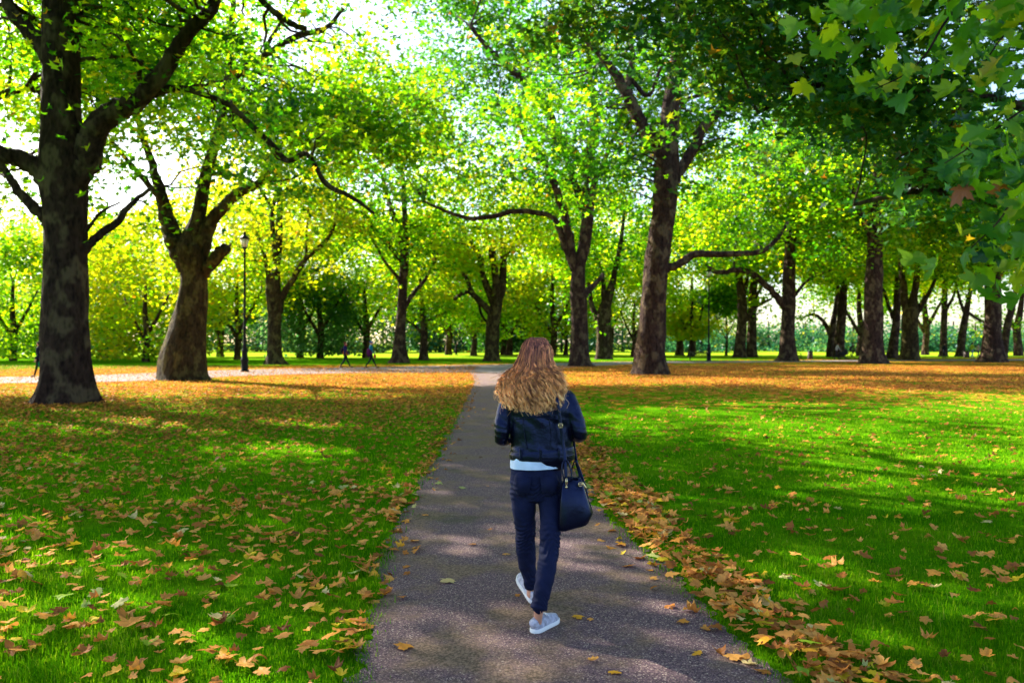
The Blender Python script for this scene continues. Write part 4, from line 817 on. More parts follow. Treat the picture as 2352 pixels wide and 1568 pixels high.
V[:, 2] -= .02*np.clip((B(1245, 0, .25)[0]-V[:, 0])/.19, -1, 1)*0; put('waistband', arr_mesh('waistband', V[:-2], F[:-96], smooth=True, mats=(M['jacket'],)), jacket)
def backline(pts, w, mat, name, parent, off=.004, dyb=.25, ry=.115, th=.004):
    """a strap or seam lying on the curved back; pts in picture units"""
    s = spline(np.array(pts, float), 8); out = []
    for i, (x, y) in enumerate(s):
        c = B(1242, y, dyb)[0]; X = B(x, y, dyb)[0]; u = np.clip((X-c)/.185, -.97, .97); d = dyb-ry*math.sqrt(1-u*u)-off; out.append(B(x, y, d))
    out = np.array(out); V, F = etube(out, np.full(len(out), w), np.full(len(out), th), 8, None, 1); return put(name, arr_mesh(name, V, F, smooth=True, mats=(mat,)), parent)
backline([(1186, 962), (1240, 958), (1296, 964)], .0025, M['jacket'], 'yoke_seam', jacket, .002, .25, .112)
backline([(1201, 962), (1205, 1000), (1210, 1030)], .0025, M['jacket'], 'panel_seam', jacket, .002, .25, .112); backline([(1262, 962), (1266, 1000), (1262, 1030)], .0025, M['jacket'], 'panel_seam', jacket, .002, .25, .112)
for x in (1196, 1242, 1284): backline([(x, 1030), (x, 1056)], .0065, M['jacket'], 'belt_loop', jacket, .010, .25, .124, .004)
bk = backline([(1180, 1036), (1212, 1042), (1245, 1043), (1280, 1042)], .0, M['jacket'], 'belt', jacket, .008, .25, .124)
bpy.data.objects.remove(bk)
V, F = etube(*(lambda s: (s[:, :3], s[:, 3], s[:, 4]))(spline(np.array([B(1245, 1040, .25, 74.8, .127), B(1245, 1041.5, .25, 75.4, .1285), B(1245, 1047, .25, 75.4, .1285), B(1245, 1048.5, .25, 74.8, .127)]), 3)), 48, None, 0)
belt = put('belt', arr_mesh('belt', V[:-2], F[:-96], smooth=True, mats=(M['jacket'],)), jacket)

# shoes
def shoe(heel, yaw, pitch, side):
    """heel: point on the ground under the heel; yaw to the right positive; toe raised by pitch"""
    Ls = .255; us = np.array([0, .012, .04, .08, .12, .16, .195, .225, .245, .254]); w = np.array([.018, .029, .034, .035, .038, .044, .046, .040, .027, .010]); h = np.array([.055, .072, .078, .070, .062, .054, .044, .036, .030, .022])
    cy, sy_ = math.cos(yaw), math.sin(yaw); cp, sp = math.cos(pitch), math.sin(pitch)
    f = np.array([sy_*cp, cy*cp, sp]); r = np.array([cy, -sy_, 0]); u_ = np.cross(r, f)
    Mx = np.stack([f, r, u_]); heel = np.array(heel)
    s = empty('shoe', (0, 0, 0)); s.parent = woman
    th = np.linspace(0, 2*np.pi, 24, endpoint=False); V = []
    for u, ww, hh in zip(us, w, h):
        c, sn = np.cos(th), np.sin(th); y = ww*np.sign(c)*np.abs(c)**.75; z = .022+np.where(sn > 0, hh*sn**.85, -.004*np.abs(sn)); y = y*np.where(sn > 0, 1-.30*sn**2, 1); V.append(np.stack([np.full(24, u-.25*0), y, z], 1))
    V = np.array(V); m = len(us); keep = V.reshape(-1, 3).copy()
    # opening: push the top of the rings near the ankle down into the shoe
    o = keep.reshape(m, 24, 3); 
    for i in (2, 3): o[i, 4:9, 2] -= .020
    i = np.arange(m-1)[:, None]*24; j = np.arange(24)[None]; j2 = (j+1) % 24; F = np.stack([i+j, i+j2, i+24+j2, i+24+j], -1).reshape(-1, 4)
    F = np.vstack([F, [[k, k+1, 22-k, 23-k] for k in range(11)], [[(m-1)*24+23-k, (m-1)*24+22-k, (m-1)*24+k+1, (m-1)*24+k] for k in range(11)]])
    put('upper', arr_mesh('upper', keep@Mx+heel, F, smooth=True, mats=(M['suede'],)), s)
    def slab(us, w, z0, z1, n=18):
        us2 = np.linspace(us[0], us[-1], n); ww = np.interp(us2, us, w); top = np.concatenate([np.stack([us2, ww], 1), np.stack([us2[::-1], -ww[::-1]], 1)]); k = len(top)
        V = np.vstack([np.c_[top*[1, .97], np.full(k, z0)], np.c_[top, np.full(k, z0+.006)], np.c_[top, np.full(k, z1)]]); F = [[a, (a+1) % k, (a+1) % k+k, a+k] for a in range(k)]+[[a+k, (a+1) % k+k, (a+1) % k+2*k, a+2*k] for a in range(k)]
        F += [[2*k+a, 2*k+a+1, 2*k+k-2-a, 2*k+k-1-a] for a in range(n-1)]+[[a+1, a, k-1-a, k-2-a] for a in range(n-1)]; return V, np.array(F)
    us3 = np.array([-.006, 0, .02, .05, .10, .15, .195, .23, .252, .262]); w3 = np.array([.012, .024, .036, .040, .041, .047, .050, .043, .028, .010])
    V, F = slab(us3, w3, .0, .028); put('sole', arr_mesh('sole', V@Mx+heel, F, mats=(M['rubber'],)), s)
    V, F = ball((.006, 0, .058), (.020, .030, .030), 8); put('heel_patch', arr_mesh('heel_patch', V@Mx+heel, F, smooth=True, mats=(M['suede'],)), s)
    c = []
    for k_ in range(4): c.append(rings([list(np.array(q)@Mx+heel)+[.003, .003] for q in ((.115+.018*k_, -.022, .078-.006*k_), (.120+.018*k_, 0, .088-.007*k_), (.115+.018*k_, .022, .078-.006*k_))], 3, 1, 6))
    quick('laces', c, M['rubber'], s)
    return s
gh = B(1225, 1452, 0.0); gh[2] = .0; shoe(gh, math.radians(33), 0, 1)
gl = B(1229, 1385, .50); gl[2] = .012; gl[1] -= .02; shoe(gl, math.radians(-24), math.radians(26), -1)

# hair: a cap under thousands of wavy strands gathered in locks
def hair_mat():
    m, nt, out = new_mat('auburn_to_blonde_hair'); t = N(nt, 'ShaderNodeAttribute', attribute_name='tint').outputs['Fac']; h = N(nt, 'ShaderNodeAttribute', attribute_name='hue').outputs['Fac']
    c = ramp(nt, t, [(0, (.26, .075, .065)), (.25, (.44, .15, .085)), (.5, (.66, .26, .10)), (.78, (.90, .45, .18)), (1, (1.0, .66, .34))])
    c = mixc(nt, 1.0, c, ramp(nt, h, [(0, (.22, .18, .19)), (.45, (.9, .9, .9)), (1, (2.0, 1.95, 1.8))]), 'MULTIPLY')
    p = pbsdf(nt, out, c, .42, Specular_IOR_Level=.35); return m
M['hair'] = hair_mat()
hr = np.random.default_rng(11)
hair = put('hair', arr_mesh('hair', *rings([list(HC+[0, -.005, .110])+[.03, .03], list(HC+[0, -.008, .085])+[.058, .068], list(HC+[0, -.008, .02])+[.084, .096], list(HC+[-.004, -.03, -.07])+[.105, .085], list(HC+[-.006, -.075, -.16])+[.130, .060], list(HC+[-.004, -.105, -.235])+[.140, .036]], 5, 2, 24), tint=None, smooth=True, mats=(M['hair'],)), woman)
me = hair.data; a = me.attributes.new('tint', 'FLOAT', 'POINT'); b = me.attributes.new('hue', 'FLOAT', 'POINT')
zs = np.array([v.co.z for v in me.vertices]); a.data.foreach_set('value', np.clip((zs.max()-zs)/.42*.6, 0, .6).astype(np.float32)); b.data.foreach_set('value', np.full(len(zs), .12, np.float32))
NL, NS, SEG = 460, 12, 48
def bx(x): return (x-1176)/FPX*(WY+.13)-WL[0]
def bz(y): return EYE-(y-HY)/FPX*(WY+.13)
VV, FF, TT, HH, off = [], [], [], [], 0
t = np.linspace(0, 1, SEG)
for k in range(NL):
    ang = hr.uniform(-1.35, 1.35); ang = ang*(1 if hr.uniform() < .8 else 1.25)          # round the back of the head, 0 = straight behind
    upr = hr.uniform(0, 1)**.8
    root = HC+np.array([.070*math.sin(ang)*math.cos(upr*1.35), -.086*math.cos(ang)*math.cos(upr*1.35)+.01, .02+.097*math.sin(upr*1.40)])
    side = math.sin(ang); ex = 1222+side*72+hr.normal(0, 12); ex = np.clip(ex, 1133, 1303)
    length = 1-.30*hr.uniform()**2 if hr.uniform() < .8 else hr.uniform(.55, .85)
    bottom = np.interp(ex, [1130, 1150, 1180, 1240, 1285, 1303], [908, 934, 941, 947, 938, 918])
    ey = bottom-(1-length)*170+hr.normal(0, 5)
    layer = hr.uniform(.0, 1)
    end = np.array([bx(ex), -.0, bz(ey)]); end[1] = (.25-.115-.02-.045*layer)*1.0+.10*abs(side)**2*1.1
    end[0] = HC[0]+(end[0]-HC[0])*.93; lat = (end[0]-HC[0])/.205; lat0 = .6*lat+.4*side; zf = lambda q: HC[2]+q
    def node(q, hw, f): return np.array([HC[0]+(lat0*(1-f)+lat*f)*hw*(1+.05*layer), (HC[1]-(.112+.012*layer)*math.cos(ang))*(1-f)+end[1]*f, zf(q)])
    mid1 = node(-.02, .112, 0.0); crown_ = root+np.array([.022*math.sin(ang), -.030*math.cos(ang), .020])
    qe = end[2]-HC[2]; nodes = [root, crown_, mid1]
    for q, hw in ((-.075, .166), (-.135, .190), (-.20, .205)):
        if q > qe+.04: nodes.append(node(q, hw, min(1, (-.02-q)/.17)))
    G_ = spline(np.array(nodes+[end]), 10); d = np.linspace(0, len(G_)-1, SEG); G_ = np.stack([np.interp(d, np.arange(len(G_)), G_[:, c]) for c in range(3)], 1)
    ph, wl_, amp = hr.uniform(0, 6.28), hr.uniform(2.2, 3.4), hr.uniform(.007, .014); env = np.clip((t-.25)*1.5, 0, 1)
    cur = np.stack([np.cos(wl_*2*np.pi*t*2.1+ph), np.sin(wl_*2*np.pi*t*2.1+ph)*1.1, 0*t], 1)*(amp*env)[:, None]
    lockhue = np.clip(hr.normal(.48, .32), .02, 1); spread0, spread1 = .012, hr.uniform(.003, .006)
    for s in range(NS):
        rr = math.sqrt(hr.uniform()); aa = hr.uniform(0, 6.28); tw = aa+t*hr.uniform(1, 4); rad = rr*(spread0+(spread1-spread0)*np.clip(t*1.4, 0, 1))
        stray = (hr.normal(0, .004, 3)*[1, .7, .4] if hr.uniform() > .14 else hr.normal(0, .028, 3)*[1, .7, .5])
        Pn = G_+cur+np.stack([np.cos(tw)*rad, np.sin(tw)*rad*.8, 0*t], 1)+stray[None]*(t**1.8)[:, None]
        fr = hr.uniform(0, .0035)*env; Pn[:, 0] += fr*np.sin(t*hr.uniform(20, 50)+aa); last = SEG if hr.uniform() < .7 else int(SEG*hr.uniform(.75, 1)); Pn = Pn[:last]
        r_ = np.linspace(1, .25, last)**.6*hr.uniform(.0010, .0018)
        T_ = np.gradient(Pn, axis=0); T_ /= np.linalg.norm(T_, axis=1)[:, None]; A_ = np.cross(T_, [0.3, 1, .1]); A_ /= np.linalg.norm(A_, axis=1)[:, None]; B_ = np.cross(T_, A_)
        V = np.stack([Pn+A_*r_[:, None], Pn-A_*r_[:, None]*.5+B_*r_[:, None]*.87, Pn-A_*r_[:, None]*.5-B_*r_[:, None]*.87], 1).reshape(-1, 3)
        i = np.arange(last-1)[:, None]*3; j = np.arange(3)[None]; j2 = (j+1) % 3; F = np.stack([i+j, i+j2, i+3+j2, i+3+j], -1).reshape(-1, 4)
        tt = np.clip((HC[2]+.12-Pn[:, 2])/.40*.80+hr.normal(0, .10)+.24*side**2+.30*(lockhue-.5), 0, 1); VV.append(V); FF.append(F+off); off += len(V); TT.append(np.repeat(tt, 3)); HH.append(np.full(last*3, np.clip(lockhue+hr.normal(0, .06), 0, 1)))
locks = put('locks', arr_mesh('locks', np.vstack(VV), np.vstack(FF), np.concatenate(TT), True, (M['hair'],), hue=np.concatenate(HH)), hair)

# handbag
bag = empty('handbag', WL+np.array([B(1322, 0, .14)[0], .14, 0])); tag(bag, 'black leather satchel with gold clasps hanging at the woman\'s right hip', 'handbag')
bo = np.array([B(1322, 0, .14)[0], .14, 0])
def bagsec(x0, x1, y, dpt, dy):
    a = np.array(B(x0, y, dy)); b = np.array(B(x1, y+(6 if y > 1150 else 0)*0, dy)); c = (a+b)/2-bo; hw = (b[0]-a[0])/2; th = np.linspace(0, 2*np.pi, 32, endpoint=False)
    cx, sx = np.cos(th), np.sin(th); X = hw*np.sign(cx)*np.abs(cx)**.45; Y = dpt*np.sign(sx)*np.abs(sx)**.55
    Z = -.035*(X/hw)*(-1)*(y > 1185)*.6+0*X; return np.stack([c[0]+X, c[1]+Y, c[2]+Z], 1)
secs = [(1287, 1347, 1210, .045), (1284, 1351, 1206, .062), (1283, 1358, 1192, .068), (1283, 1361, 1176, .070), (1284, 1353, 1155, .066), (1287, 1346, 1133, .056), (1290, 1340, 1113, .042), (1296, 1335, 1100, .026), (1300, 1331, 1094, .010)]
V = np.vstack([bagsec(a, b, y, dp, .14) for a, b, y, dp in secs]); m = len(secs); i = np.arange(m-1)[:, None]*32; j = np.arange(32)[None]; j2 = (j+1) % 32
F = np.vstack([np.stack([i+j, i+j2, i+32+j2, i+32+j], -1).reshape(-1, 4), [[k, k+1, 30-k, 31-k] for k in range(15)], [[(m-1)*32+31-k, (m-1)*32+30-k, (m-1)*32+k+1, (m-1)*32+k] for k in range(15)]])
_f = np.sin(V[:, 0]*70+V[:, 2]*14)*.7+.5*np.sin(V[:, 0]*150-V[:, 2]*9); V[:, 1] += .013*_f*np.clip((V[:, 2]-.66)*6, .25, 1); put('bag_body', arr_mesh('bag_body', V, F, smooth=True, mats=(M['bag'],)), bag)
def bpart(name, pts, w, mat, th=None, par=None):
    P = np.array([B(*p) for p in spline(np.array(pts, float), 6)])-bo; V, F = etube(P, np.full(len(P), w), np.full(len(P), th or w), 10, None, 1); return put(name, arr_mesh(name, V, F, smooth=True, mats=(mat,)), par or bag)
st = bpart('strap', [(1268, 880, .20), (1272, 892, .155), (1279, 915, .120), (1284, 945, .112), (1288, 977, .110), (1293, 1013, .110), (1297, 1043, .100), (1299, 1070, .085), (1300, 1098, .075)], .0095, M['bag'], .0025)
bpart('strap', [(1268, 880, .20), (1270, 886, .30), (1290, 900, .36), (1312, 960, .37), (1320, 1040, .30), (1332, 1090, .20), (1338, 1110, .18)], .0095, M['bag'], .0025)
bpart('handle', [(1296, 1102, .075), (1291, 1080, .075), (1293, 1062, .08), (1303, 1058, .085), (1311, 1080, .08), (1314, 1102, .075)], .0045, M['bag'])
bpart('handle', [(1313, 1102, .20), (1314, 1075, .20), (1322, 1058, .19), (1333, 1080, .19), (1343, 1112, .17), (1351, 1143, .15)], .0045, M['bag'])
bpart('edge_piping', [(1335, 1100, .14), (1345, 1133, .14), (1354, 1155, .14), (1361, 1176, .14)], .003, M['bag'])
fl = bpart('flap', [(1302, 1098, .108), (1312, 1099, .110), (1328, 1100, .108)], .004, M['bag'], .016)
def buckle(x, y, dy, w, h):
    c = np.array(B(x, y, dy))-bo; q = [box(-w, w, -.003, .003, h-.004, h), box(-w, w, -.003, .003, -h, -h+.004), box(-w, -w+.004, -.003, .003, -h, h), box(w-.004, w, -.003, .003, -h, h), box(-w, w, -.002, .002, -.0015, .0015)]
    V, F = merge(q); return put('buckle', arr_mesh('buckle', V+c, F, mats=(M['brass'],)), bag)
buckle(1287.5, 977, .104, .0135, .013); buckle(1301, 1106, .072, .006, .022); buckle(1333, 1112, .085, .012, .012)
V, F = ball(np.array(B(1301, 1118, .068))-bo, .008, 8); put('clasp', arr_mesh('clasp', V, F, smooth=True, mats=(M['brass'],)), bag)
bpart('clasp', [(1338, 1108, .085), (1346, 1120, .085)], .005, M['brass'])

# ---------------------------------------------------------------- lamp posts
M['iron'] = plain('black_painted_iron', (.006, .0065, .008), .5, .2, 20, .1, Specular_IOR_Level=.12); M['glass'] = plain('frosted_lamp_glass', (.75, .72, .62), .3, .05)
M['green'] = plain('dark_green_paint', (.005, .016, .011), .6, Specular_IOR_Level=.1); M['wood'] = plain('weathered_bench_slats', (.012, .022, .014), .8, Specular_IOR_Level=.1)
def lamp(x, ybase, ytop, label):
    D = EYE*FPX/(ybase-HY); k = (ybase-ytop)*D/FPX; b = U(x, ybase, D); o = empty('street_lamp', (b[0], D, 0)); tag(o, label, 'street lamp', 'old iron lamp posts of the park')
    quick('column', [lathe([(.24, 0), (.24, .08), (.20, .12), (.19, .62), (.22, .66), (.22, .74), (.17, .80), (.16, 1.15), (.19, 1.2), (.15, 1.28), (.10, 1.45), (.12, 1.5), (.085, 1.6), (.075, 2.4), (.10, 2.44), (.10, 2.52), (.07, 2.6), (.055, k-1.35), (.10, k-1.30), (.05, k-1.22), (.07, k-1.05)], 16),
                     rings([(-.32, 0, k-1.5, .02, .02), (.32, 0, k-1.5, .02, .02)], 2, 1, 8, ref=(0, 0, 1))], M['iron'], o)
    quick('lantern', [lathe([(.05, k-1.08), (.16, k-1.0), (.17, k-.96), (.10, k-.95)], 12), lathe([(.27, k-.50), (.30, k-.47), (.22, k-.36), (.10, k-.26), (.07, k-.20), (.10, k-.12), (.03, k-.06), (.012, k)], 12)]+
          [rings([(.15*math.cos(a), .15*math.sin(a), k-.97, .010, .010), (.26*math.cos(a), .26*math.sin(a), k-.48, .010, .010)], 2, 1, 6) for a in [i*math.pi/3 for i in range(6)]], M['iron'], o)
    quick('lamp_glass', [lathe([(.02, k-.98), (.14, k-.96), (.25, k-.49), (.02, k-.46)], 12)], M['glass'], o)
lamp(562, 854, 530, 'tall black iron lamp post with lantern beside the path, left of the slim pale plane')
lamp(1628, 829, 612, 'thin dark lamp post standing at the end of the green bench')

# ---------------------------------------------------------------- bench, bins
def bench(x, y, rz, label, s=1.0):
    D = EYE*FPX/(y-HY); o = empty('park_bench', (*U(x, y, D)[:2], 0), rz); tag(o, label, 'bench', 'green park benches')
    quick('seat', [box(-.95*s, .95*s, -.22+i*.11, -.13+i*.11, .43, .46) for i in range(4)], M['wood'], o, smooth=False)
    quick('backrest', [box(-.95*s, .95*s, .25+i*.02, .28+i*.02, .52+i*.11, .60+i*.11) for i in range(3)], M['wood'], o, smooth=False)
    for sx in (-.88*s, .88*s):
        quick('leg', [box(sx-.03, sx+.03, -.22, -.16, 0, .43), box(sx-.03, sx+.03, .20, .26, 0, .85), box(sx-.03, sx+.03, -.22, .22, .38, .425)], M['green'], o, smooth=False)
        quick('armrest', [box(sx-.04, sx+.04, -.25, .22, .64, .68), box(sx-.025, sx+.025, -.22, -.17, .462, .638)], M['green'], o, smooth=False)
bench(1606, 827, math.radians(172), 'dark green bench on the leaf carpet by the thin lamp post')
bench(1835, 826, math.radians(75), 'bench seen partly behind the plane with the crooked bough', .8)
def bin_(x, y, h, r, label):
    D = EYE*FPX/(y-HY); o = empty('litter_bin', (*U(x, y, D)[:2], 0)); tag(o, label, 'bin', 'litter bins')
    quick('drum', [lathe([(.02, .05), (r*.95, .05), (r, .10), (r, h-.06), (r*.85, h-.03), (r*.8, h-.2), (.01, h-.22)], 16)]+[lathe([(r*1.0, z), (r*1.05, z+.015), (r*1.0, z+.03)], 16) for z in (.18, h*.6)], plain('brown_bin_slats', (.04, .018, .012), .7), o)
    quick('rim', [lathe([(r*.82, h-.04), (r*1.08, h-.05), (r*1.08, h+.01), (r*.82, h)], 16)], M['iron'], o)
bin_(1861, 826, .86, .26, 'brown litter bin standing right of the partly hidden bench'); bin_(2220, 822, .75, .30, 'dark litter bin left of the yellow jacketed walker')

# ---------------------------------------------------------------- people in the distance
def col(name, c, r=.8):
    c = tuple(min(.8, v*.8) for v in c); return plain(name, c, r, .15, 12, .1, Specular_IOR_Level=.1)
def walker(x, y, hgt, label, top, legs_c, face=1, stride=.34, hairc=(.03, .015, .01), extra=None, lean=0.0, cat='person', D=None, group=None, bend=0.0):
    """face +1 walks to the right, -1 to the left, 0 away"""
    D = D or EYE*FPX/(y-HY); s = hgt/1.72; o = empty('person', (*U(x, y, D)[:2], 0), 0 if face >= 0 else math.pi); tag(o, label, cat, group)
    if face == 0: o.rotation_euler = (0, 0, math.radians(80))
    R = lambda pts: rings([[p[0]*s, p[1]*s, p[2]*s, p[3]*s, p[4]*s] for p in pts], 4, 2, 12, ref=(.1, 1, 0))
    bx_ = lean
    hd = (bx_*1.15+.02, 0, 1.60-bend)
    leg1 = [(0, .08, .90, .085, .09), (stride*.35, .08, .50, .055, .06), (stride*.85, .08, .12, .04, .04), (stride*.95, .08, .05, .04, .045)]
    leg2 = [(0, -.08, .90, .085, .09), (-stride*.15, -.08, .50, .055, .06), (-stride*.85, -.08, .14, .04, .04), (-stride*.9, -.08, .06, .04, .045)]
    arm1 = [(bx_, .20, 1.38-bend, .05, .05), (bx_-.10, .24, 1.12-bend, .042, .042), (bx_+.04, .24, .88-bend, .032, .032)]
    arm2 = [(bx_, -.20, 1.38-bend, .05, .05), (bx_+.10, -.24, 1.12-bend, .042, .042), (bx_+.26, -.22, .95-bend, .032, .032)]
    tor = [(0, 0, .88, .15, .11), (bx_*.3, 0, 1.05-bend*.3, .15, .11), (bx_*.8, 0, 1.28-bend*.8, .18, .12), (bx_, 0, 1.42-bend, .15, .09), (bx_*1.05+.01, 0, 1.50-bend, .06, .06)]
    sc3 = np.array([s, s, s]); H = lambda c, r: ball(np.array(c)*s, np.array(r)*s, 10)
    def hand(a): e = a[-1]; return [H((e[0]+.01, e[1], e[2]-.06), (.022, .035, .05))]+[R([(e[0]+.01+.012*j, e[1]-.02+.014*j, e[2]-.09, .008, .008), (e[0]+.015+.012*j, e[1]-.02+.014*j, e[2]-.15, .007, .007)]) for j in range(4)]
    slimr = lambda q: [(a, b, c, d-.012, e-.012) for a, b, c, d, e in q]
    fused('body', [H(hd, (.095, .078, .115)), H((hd[0]+.09, 0, hd[2]-.01), (.022, .014, .02)), H((hd[0]-.01, .078, hd[2]), (.02, .012, .03)), H((hd[0]-.01, -.078, hd[2]), (.02, .012, .03)), R([(bx_, 0, 1.40-bend, .06, .06), (hd[0]-.01, 0, hd[2]-.08, .055, .055)])]+
          [R(slimr(q)) for q in (leg1, leg2, arm1, arm2, tor)]+hand(arm1)+hand(arm2), M['skin'], o, .014*s, 1)
    fused('jacket', [R(tor), R(arm1[:2]+[(arm1[2][0], arm1[2][1], arm1[2][2]+.02, .04, .04)]), R(arm2[:2]+[(arm2[2][0]-.01, arm2[2][1], arm2[2][2]+.02, .04, .04)])], col('coat_cloth', top), o, .016*s, 1)
    fused('trousers', [R(leg1[:3]), R(leg2[:3]), R([(0, 0, .96, .15, .10), (0, 0, .86, .155, .11), (0, 0, .80, .13, .10)])], col('trouser_cloth', legs_c), o, .016*s, 1)
    for q in (leg1, leg2): quick('shoe', [ball(np.array([q[-1][0]+.06, q[-1][1], .045])*s, np.array([.13, .048, .05])*s, 8)], M['knit'], o)
    if hairc is not None: quick('hair', [ball(np.array([hd[0]-.022, 0, hd[2]+.02])*s, np.array([.102, .09, .115])*s, 10)], col('hair_tone', hairc), o)
    if extra: extra(o, s)
    return o
def add_ball(name, c, r, colr):
    def f(o, s): quick(name, [ball(np.array(c)*s, np.array(r)*s, 10)], col(name+'_colour', colr), o)
    return f
def exA(o, s):
    quick('scarf', [ball(np.array([.02, 0, 1.47])*s, np.array([.10, .10, .06])*s)], col('red_wool', (.35, .02, .03)), o)
    quick('jumper', [rings([(.0, 0, .86*s, .165*s, .125*s), (0, 0, 1.12*s, .17*s, .13*s)], 3, 2, 14)], col('rust_knit', (.42, .13, .03)), o)
    quick('backpack', [ball(np.array([-.20, 0, 1.14])*s, np.array([.11, .14, .20])*s)], col('black_pack', (.012, .012, .02)), o)
def exB(o, s):
    quick('cap', [ball(np.array([.01, 0, 1.66])*s, np.array([.11, .095, .075])*s), box(.05*s, .19*s, -.06*s, .06*s, 1.635*s, 1.65*s)], col('blue_cap', (.03, .05, .25)), o)
    quick('coat_over_arm', [ball(np.array([-.08, -.02, 1.02])*s, np.array([.19, .19, .30])*s)], col('plum_cloth', (.10, .01, .09)), o)
    q = empty('shoulder_bag', o.location+Vector((.30*s, -.27*s, .78*s))); tag(q, 'small red shoulder bag held by the walker in the blue cap', 'bag')
    quick('pouch', [rings([(0, 0, -.10, .08, .05), (0, 0, .0, .10, .06), (0, 0, .10, .07, .04)], 3, 2, 12)], col('red_bag', (.5, .03, .04)), q); quick('strap', [rings([(-.05, 0, .10, .008, .008), (-.08, .02, .45, .008, .008)], 3, 1, 6)], M['knit'], q)
walker(793, 845, 1.76, 'walker in navy top, rust jumper and red scarf with black backpack, on the main path', (.02, .015, .09), (.01, .012, .02), 1, .36, (.12, .03, .02), exA)
walker(852, 845, 1.78, 'walker in blue cap and teal top with plum coat, stepping along the main path', (.01, .16, .24), (.01, .012, .02), 1, .38, None, exB)
walker(90, 866, 1.75, 'person in dark clothes half hidden behind the nearest trunk on the left', (.008, .01, .03), (.006, .008, .012), -1, .2, (.02, .015, .01), add_ball('bag', (-.12, .12, .62), (.10, .10, .16), (.0, .16, .06)))
walker(509, 816, 1.7, 'tiny far walker in pale top on the grass left of the lamp post', (.30, .25, .45), (.01, .01, .02), 1, .35)
walker(1048, 815, 1.7, 'far figure in long dark gown left of the stub trunked tree', (.015, .015, .03), (.015, .015, .03), 1, .12, (.03, .02, .02), add_ball('gown', (-.02, 0, .55), (.20, .20, .52), (.015, .015, .03)))
walker(1277, 815, 1.72, 'far walker in red and black coat just right of the woman\'s hair', (.22, .02, .03), (.01, .01, .02), -1, .3, (.01, .01, .01), add_ball('backpack', (-.16, 0, 1.15), (.12, .14, .22), (.01, .01, .02)), .05)
walker(2168, 822, 1.7, 'dark clothed walker in front of the upright plane tree on the right', (.012, .015, .03), (.012, .012, .02), 1, .2)
walker(2233, 823, 1.74, 'walker in neon yellow jacket and light blue jeans near the right edge', (.45, .60, .03), (.18, .28, .45), 1, .2)
walker(2247, 822.6, 1.6, 'walker in cream top and navy trousers beside the yellow jacketed one', (.55, .42, .36), (.02, .03, .10), 1, .2)
pp = walker(1921, 825, 1.68, 'pale topped parent pushing the pram towards the cyclist', (.36, .34, .46), (.03, .025, .05), 1, .3, (.06, .03, .02), None, .12)
# pram
D = EYE*FPX/(825-HY); pr = empty('pram', (*U(1937, 825, D)[:2], 0)); tag(pr, 'dark pram pushed along behind the leaf carpet, right of the slanted trunk', 'pram')
quick('carrycot', [rings([(-.38, 0, .62, .16, .18), (0, 0, .60, .18, .22), (.36, 0, .66, .16, .20)], 4, 2, 14, ref=(0, 1, 0))], M['knit'], pr); quick('hood', [ball((.24, 0, .84), (.24, .22, .24))], M['knit'], pr)
quick('handle', [rings([(-.36, 0, .62, .015, .015), (-.62, 0, .98, .015, .015), (-.70, 0, 1.0, .015, .015)], 3, 1, 8, ref=(0, 1, 0))], M['iron'], pr)
def wheel(par, x, y, r, t=.02, name='wheel'):
    th = np.linspace(0, 2*np.pi, 25); P = np.stack([x+r*np.cos(th), np.full(25, y), r+.0+r*np.sin(th)], 1); V, F = tube(P, np.full(25, t), 8, cap=False); w = put(name, arr_mesh(name, V, F, smooth=True, mats=(M['knit'],)), par)
    sp = []
    for a in np.linspace(0, np.pi, 7)[:-1]: sp.append(rings([(x+r*math.cos(a), y, r+r*math.sin(a), .004, .004), (x-r*math.cos(a), y, r-r*math.sin(a), .004, .004)], 2, 1, 4, ref=(0, 1, 0)))
    quick('spokes', sp, M['iron'], w); return w
for x in (-.28, .34):
    for y in (-.2, .2): wheel(pr, x, y, .14)
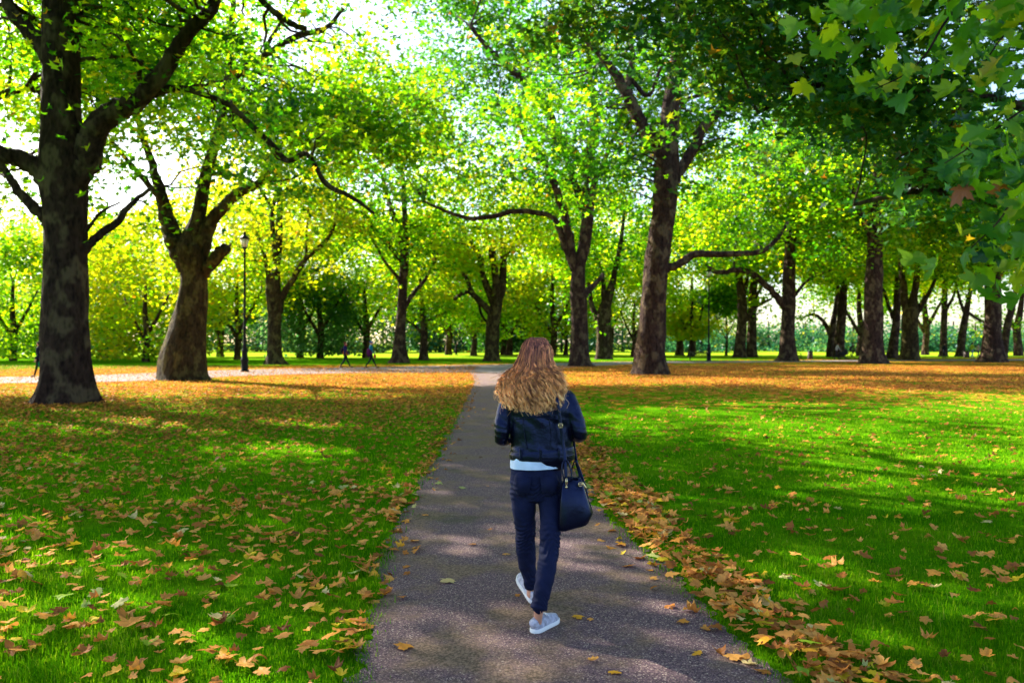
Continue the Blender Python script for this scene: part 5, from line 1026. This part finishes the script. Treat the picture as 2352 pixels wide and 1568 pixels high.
# bicycle with rider
D = EYE*FPX/(823.5-HY); bl = U(1957, 823.5, D); bk = empty('bicycle', (bl[0], D, 0)); tag(bk, 'dark bicycle ridden to the right just left of the ribbed trunk', 'bicycle')
wheel(bk, -.52, 0, .33); wheel(bk, .52, 0, .33)
def bar(pts, r=.016): return rings([list(p)+[r, r] for p in pts], 2, 1, 8, ref=(0, 1, 0))
quick('frame', [bar([(-.52, 0, .33), (-.10, 0, .30), (-.22, 0, .82)]), bar([(-.10, 0, .30), (.36, 0, .80)]), bar([(-.20, 0, .76), (.36, 0, .84)]), bar([(-.52, 0, .33), (-.20, 0, .72)]), bar([(.34, 0, .90), (.52, 0, .33)])], M['iron'], bk)
quick('saddle', [ball((-.23, 0, .88), (.13, .07, .035))], M['knit'], bk); quick('handlebar', [bar([(.34, 0, .88), (.32, 0, 1.0)]), rings([(.36, -.26, 1.0, .014, .014), (.30, 0, 1.0, .014, .014), (.36, .26, 1.0, .014, .014)], 4, 1, 8, ref=(0, 0, 1))], M['iron'], bk)
quick('pedal', [bar([(-.10, 0, .30), (.02, .08, .20)]), bar([(-.10, 0, .30), (-.22, -.08, .40)])], M['iron'], bk)
rd = empty('person', (bl[0], D, 0)); tag(rd, 'cyclist in dark clothes leaning over the handlebar', 'person')
lg = [[(-.20, .09, .92, .085, .085), (.18, .10, .66, .06, .06), (.02, .10, .26, .04, .04)], [(-.20, -.09, .92, .085, .085), (.14, -.10, .80, .06, .06), (-.20, -.10, .46, .04, .04)]]
am = [[(.02, sy*.18, 1.36, .05, .05), (.14, sy*.22, 1.14, .04, .04), (.33, sy*.24, 1.03, .03, .03)] for sy in (1, -1)]; tr_ = [(-.22, 0, .92, .14, .12), (-.14, 0, 1.14, .13, .13), (.00, 0, 1.38, .15, .10), (.06, 0, 1.46, .06, .06)]
RR = lambda q, d=0.0: rings([(a, b, c, e-d, f-d) for a, b, c, e, f in q], 4, 2, 12, ref=(.1, 1, 0))
fused('body', [ball((.11, 0, 1.58), (.09, .078, .11)), ball((.20, 0, 1.56), (.02, .014, .02)), RR([(.03, 0, 1.4, .06, .06), (.10, 0, 1.5, .055, .055)])]+[RR(q, .012) for q in lg+am+[tr_]]+[ball((.35, sy*.24, 1.01), (.035, .04, .03)) for sy in (1, -1)], M['skin'], rd, .014, 1)
fused('jacket', [RR(tr_)]+[RR(q) for q in am], M['knit'], rd, .016, 1); fused('trousers', [RR(q) for q in lg], M['knit'], rd, .016, 1)
quick('hair', [ball((.085, 0, 1.60), (.10, .09, .115))], M['knit'], rd)
for q in lg: quick('shoe', [ball((q[-1][0]+.06, q[-1][1], q[-1][2]-.05), (.12, .045, .045), 8)], M['knit'], rd)
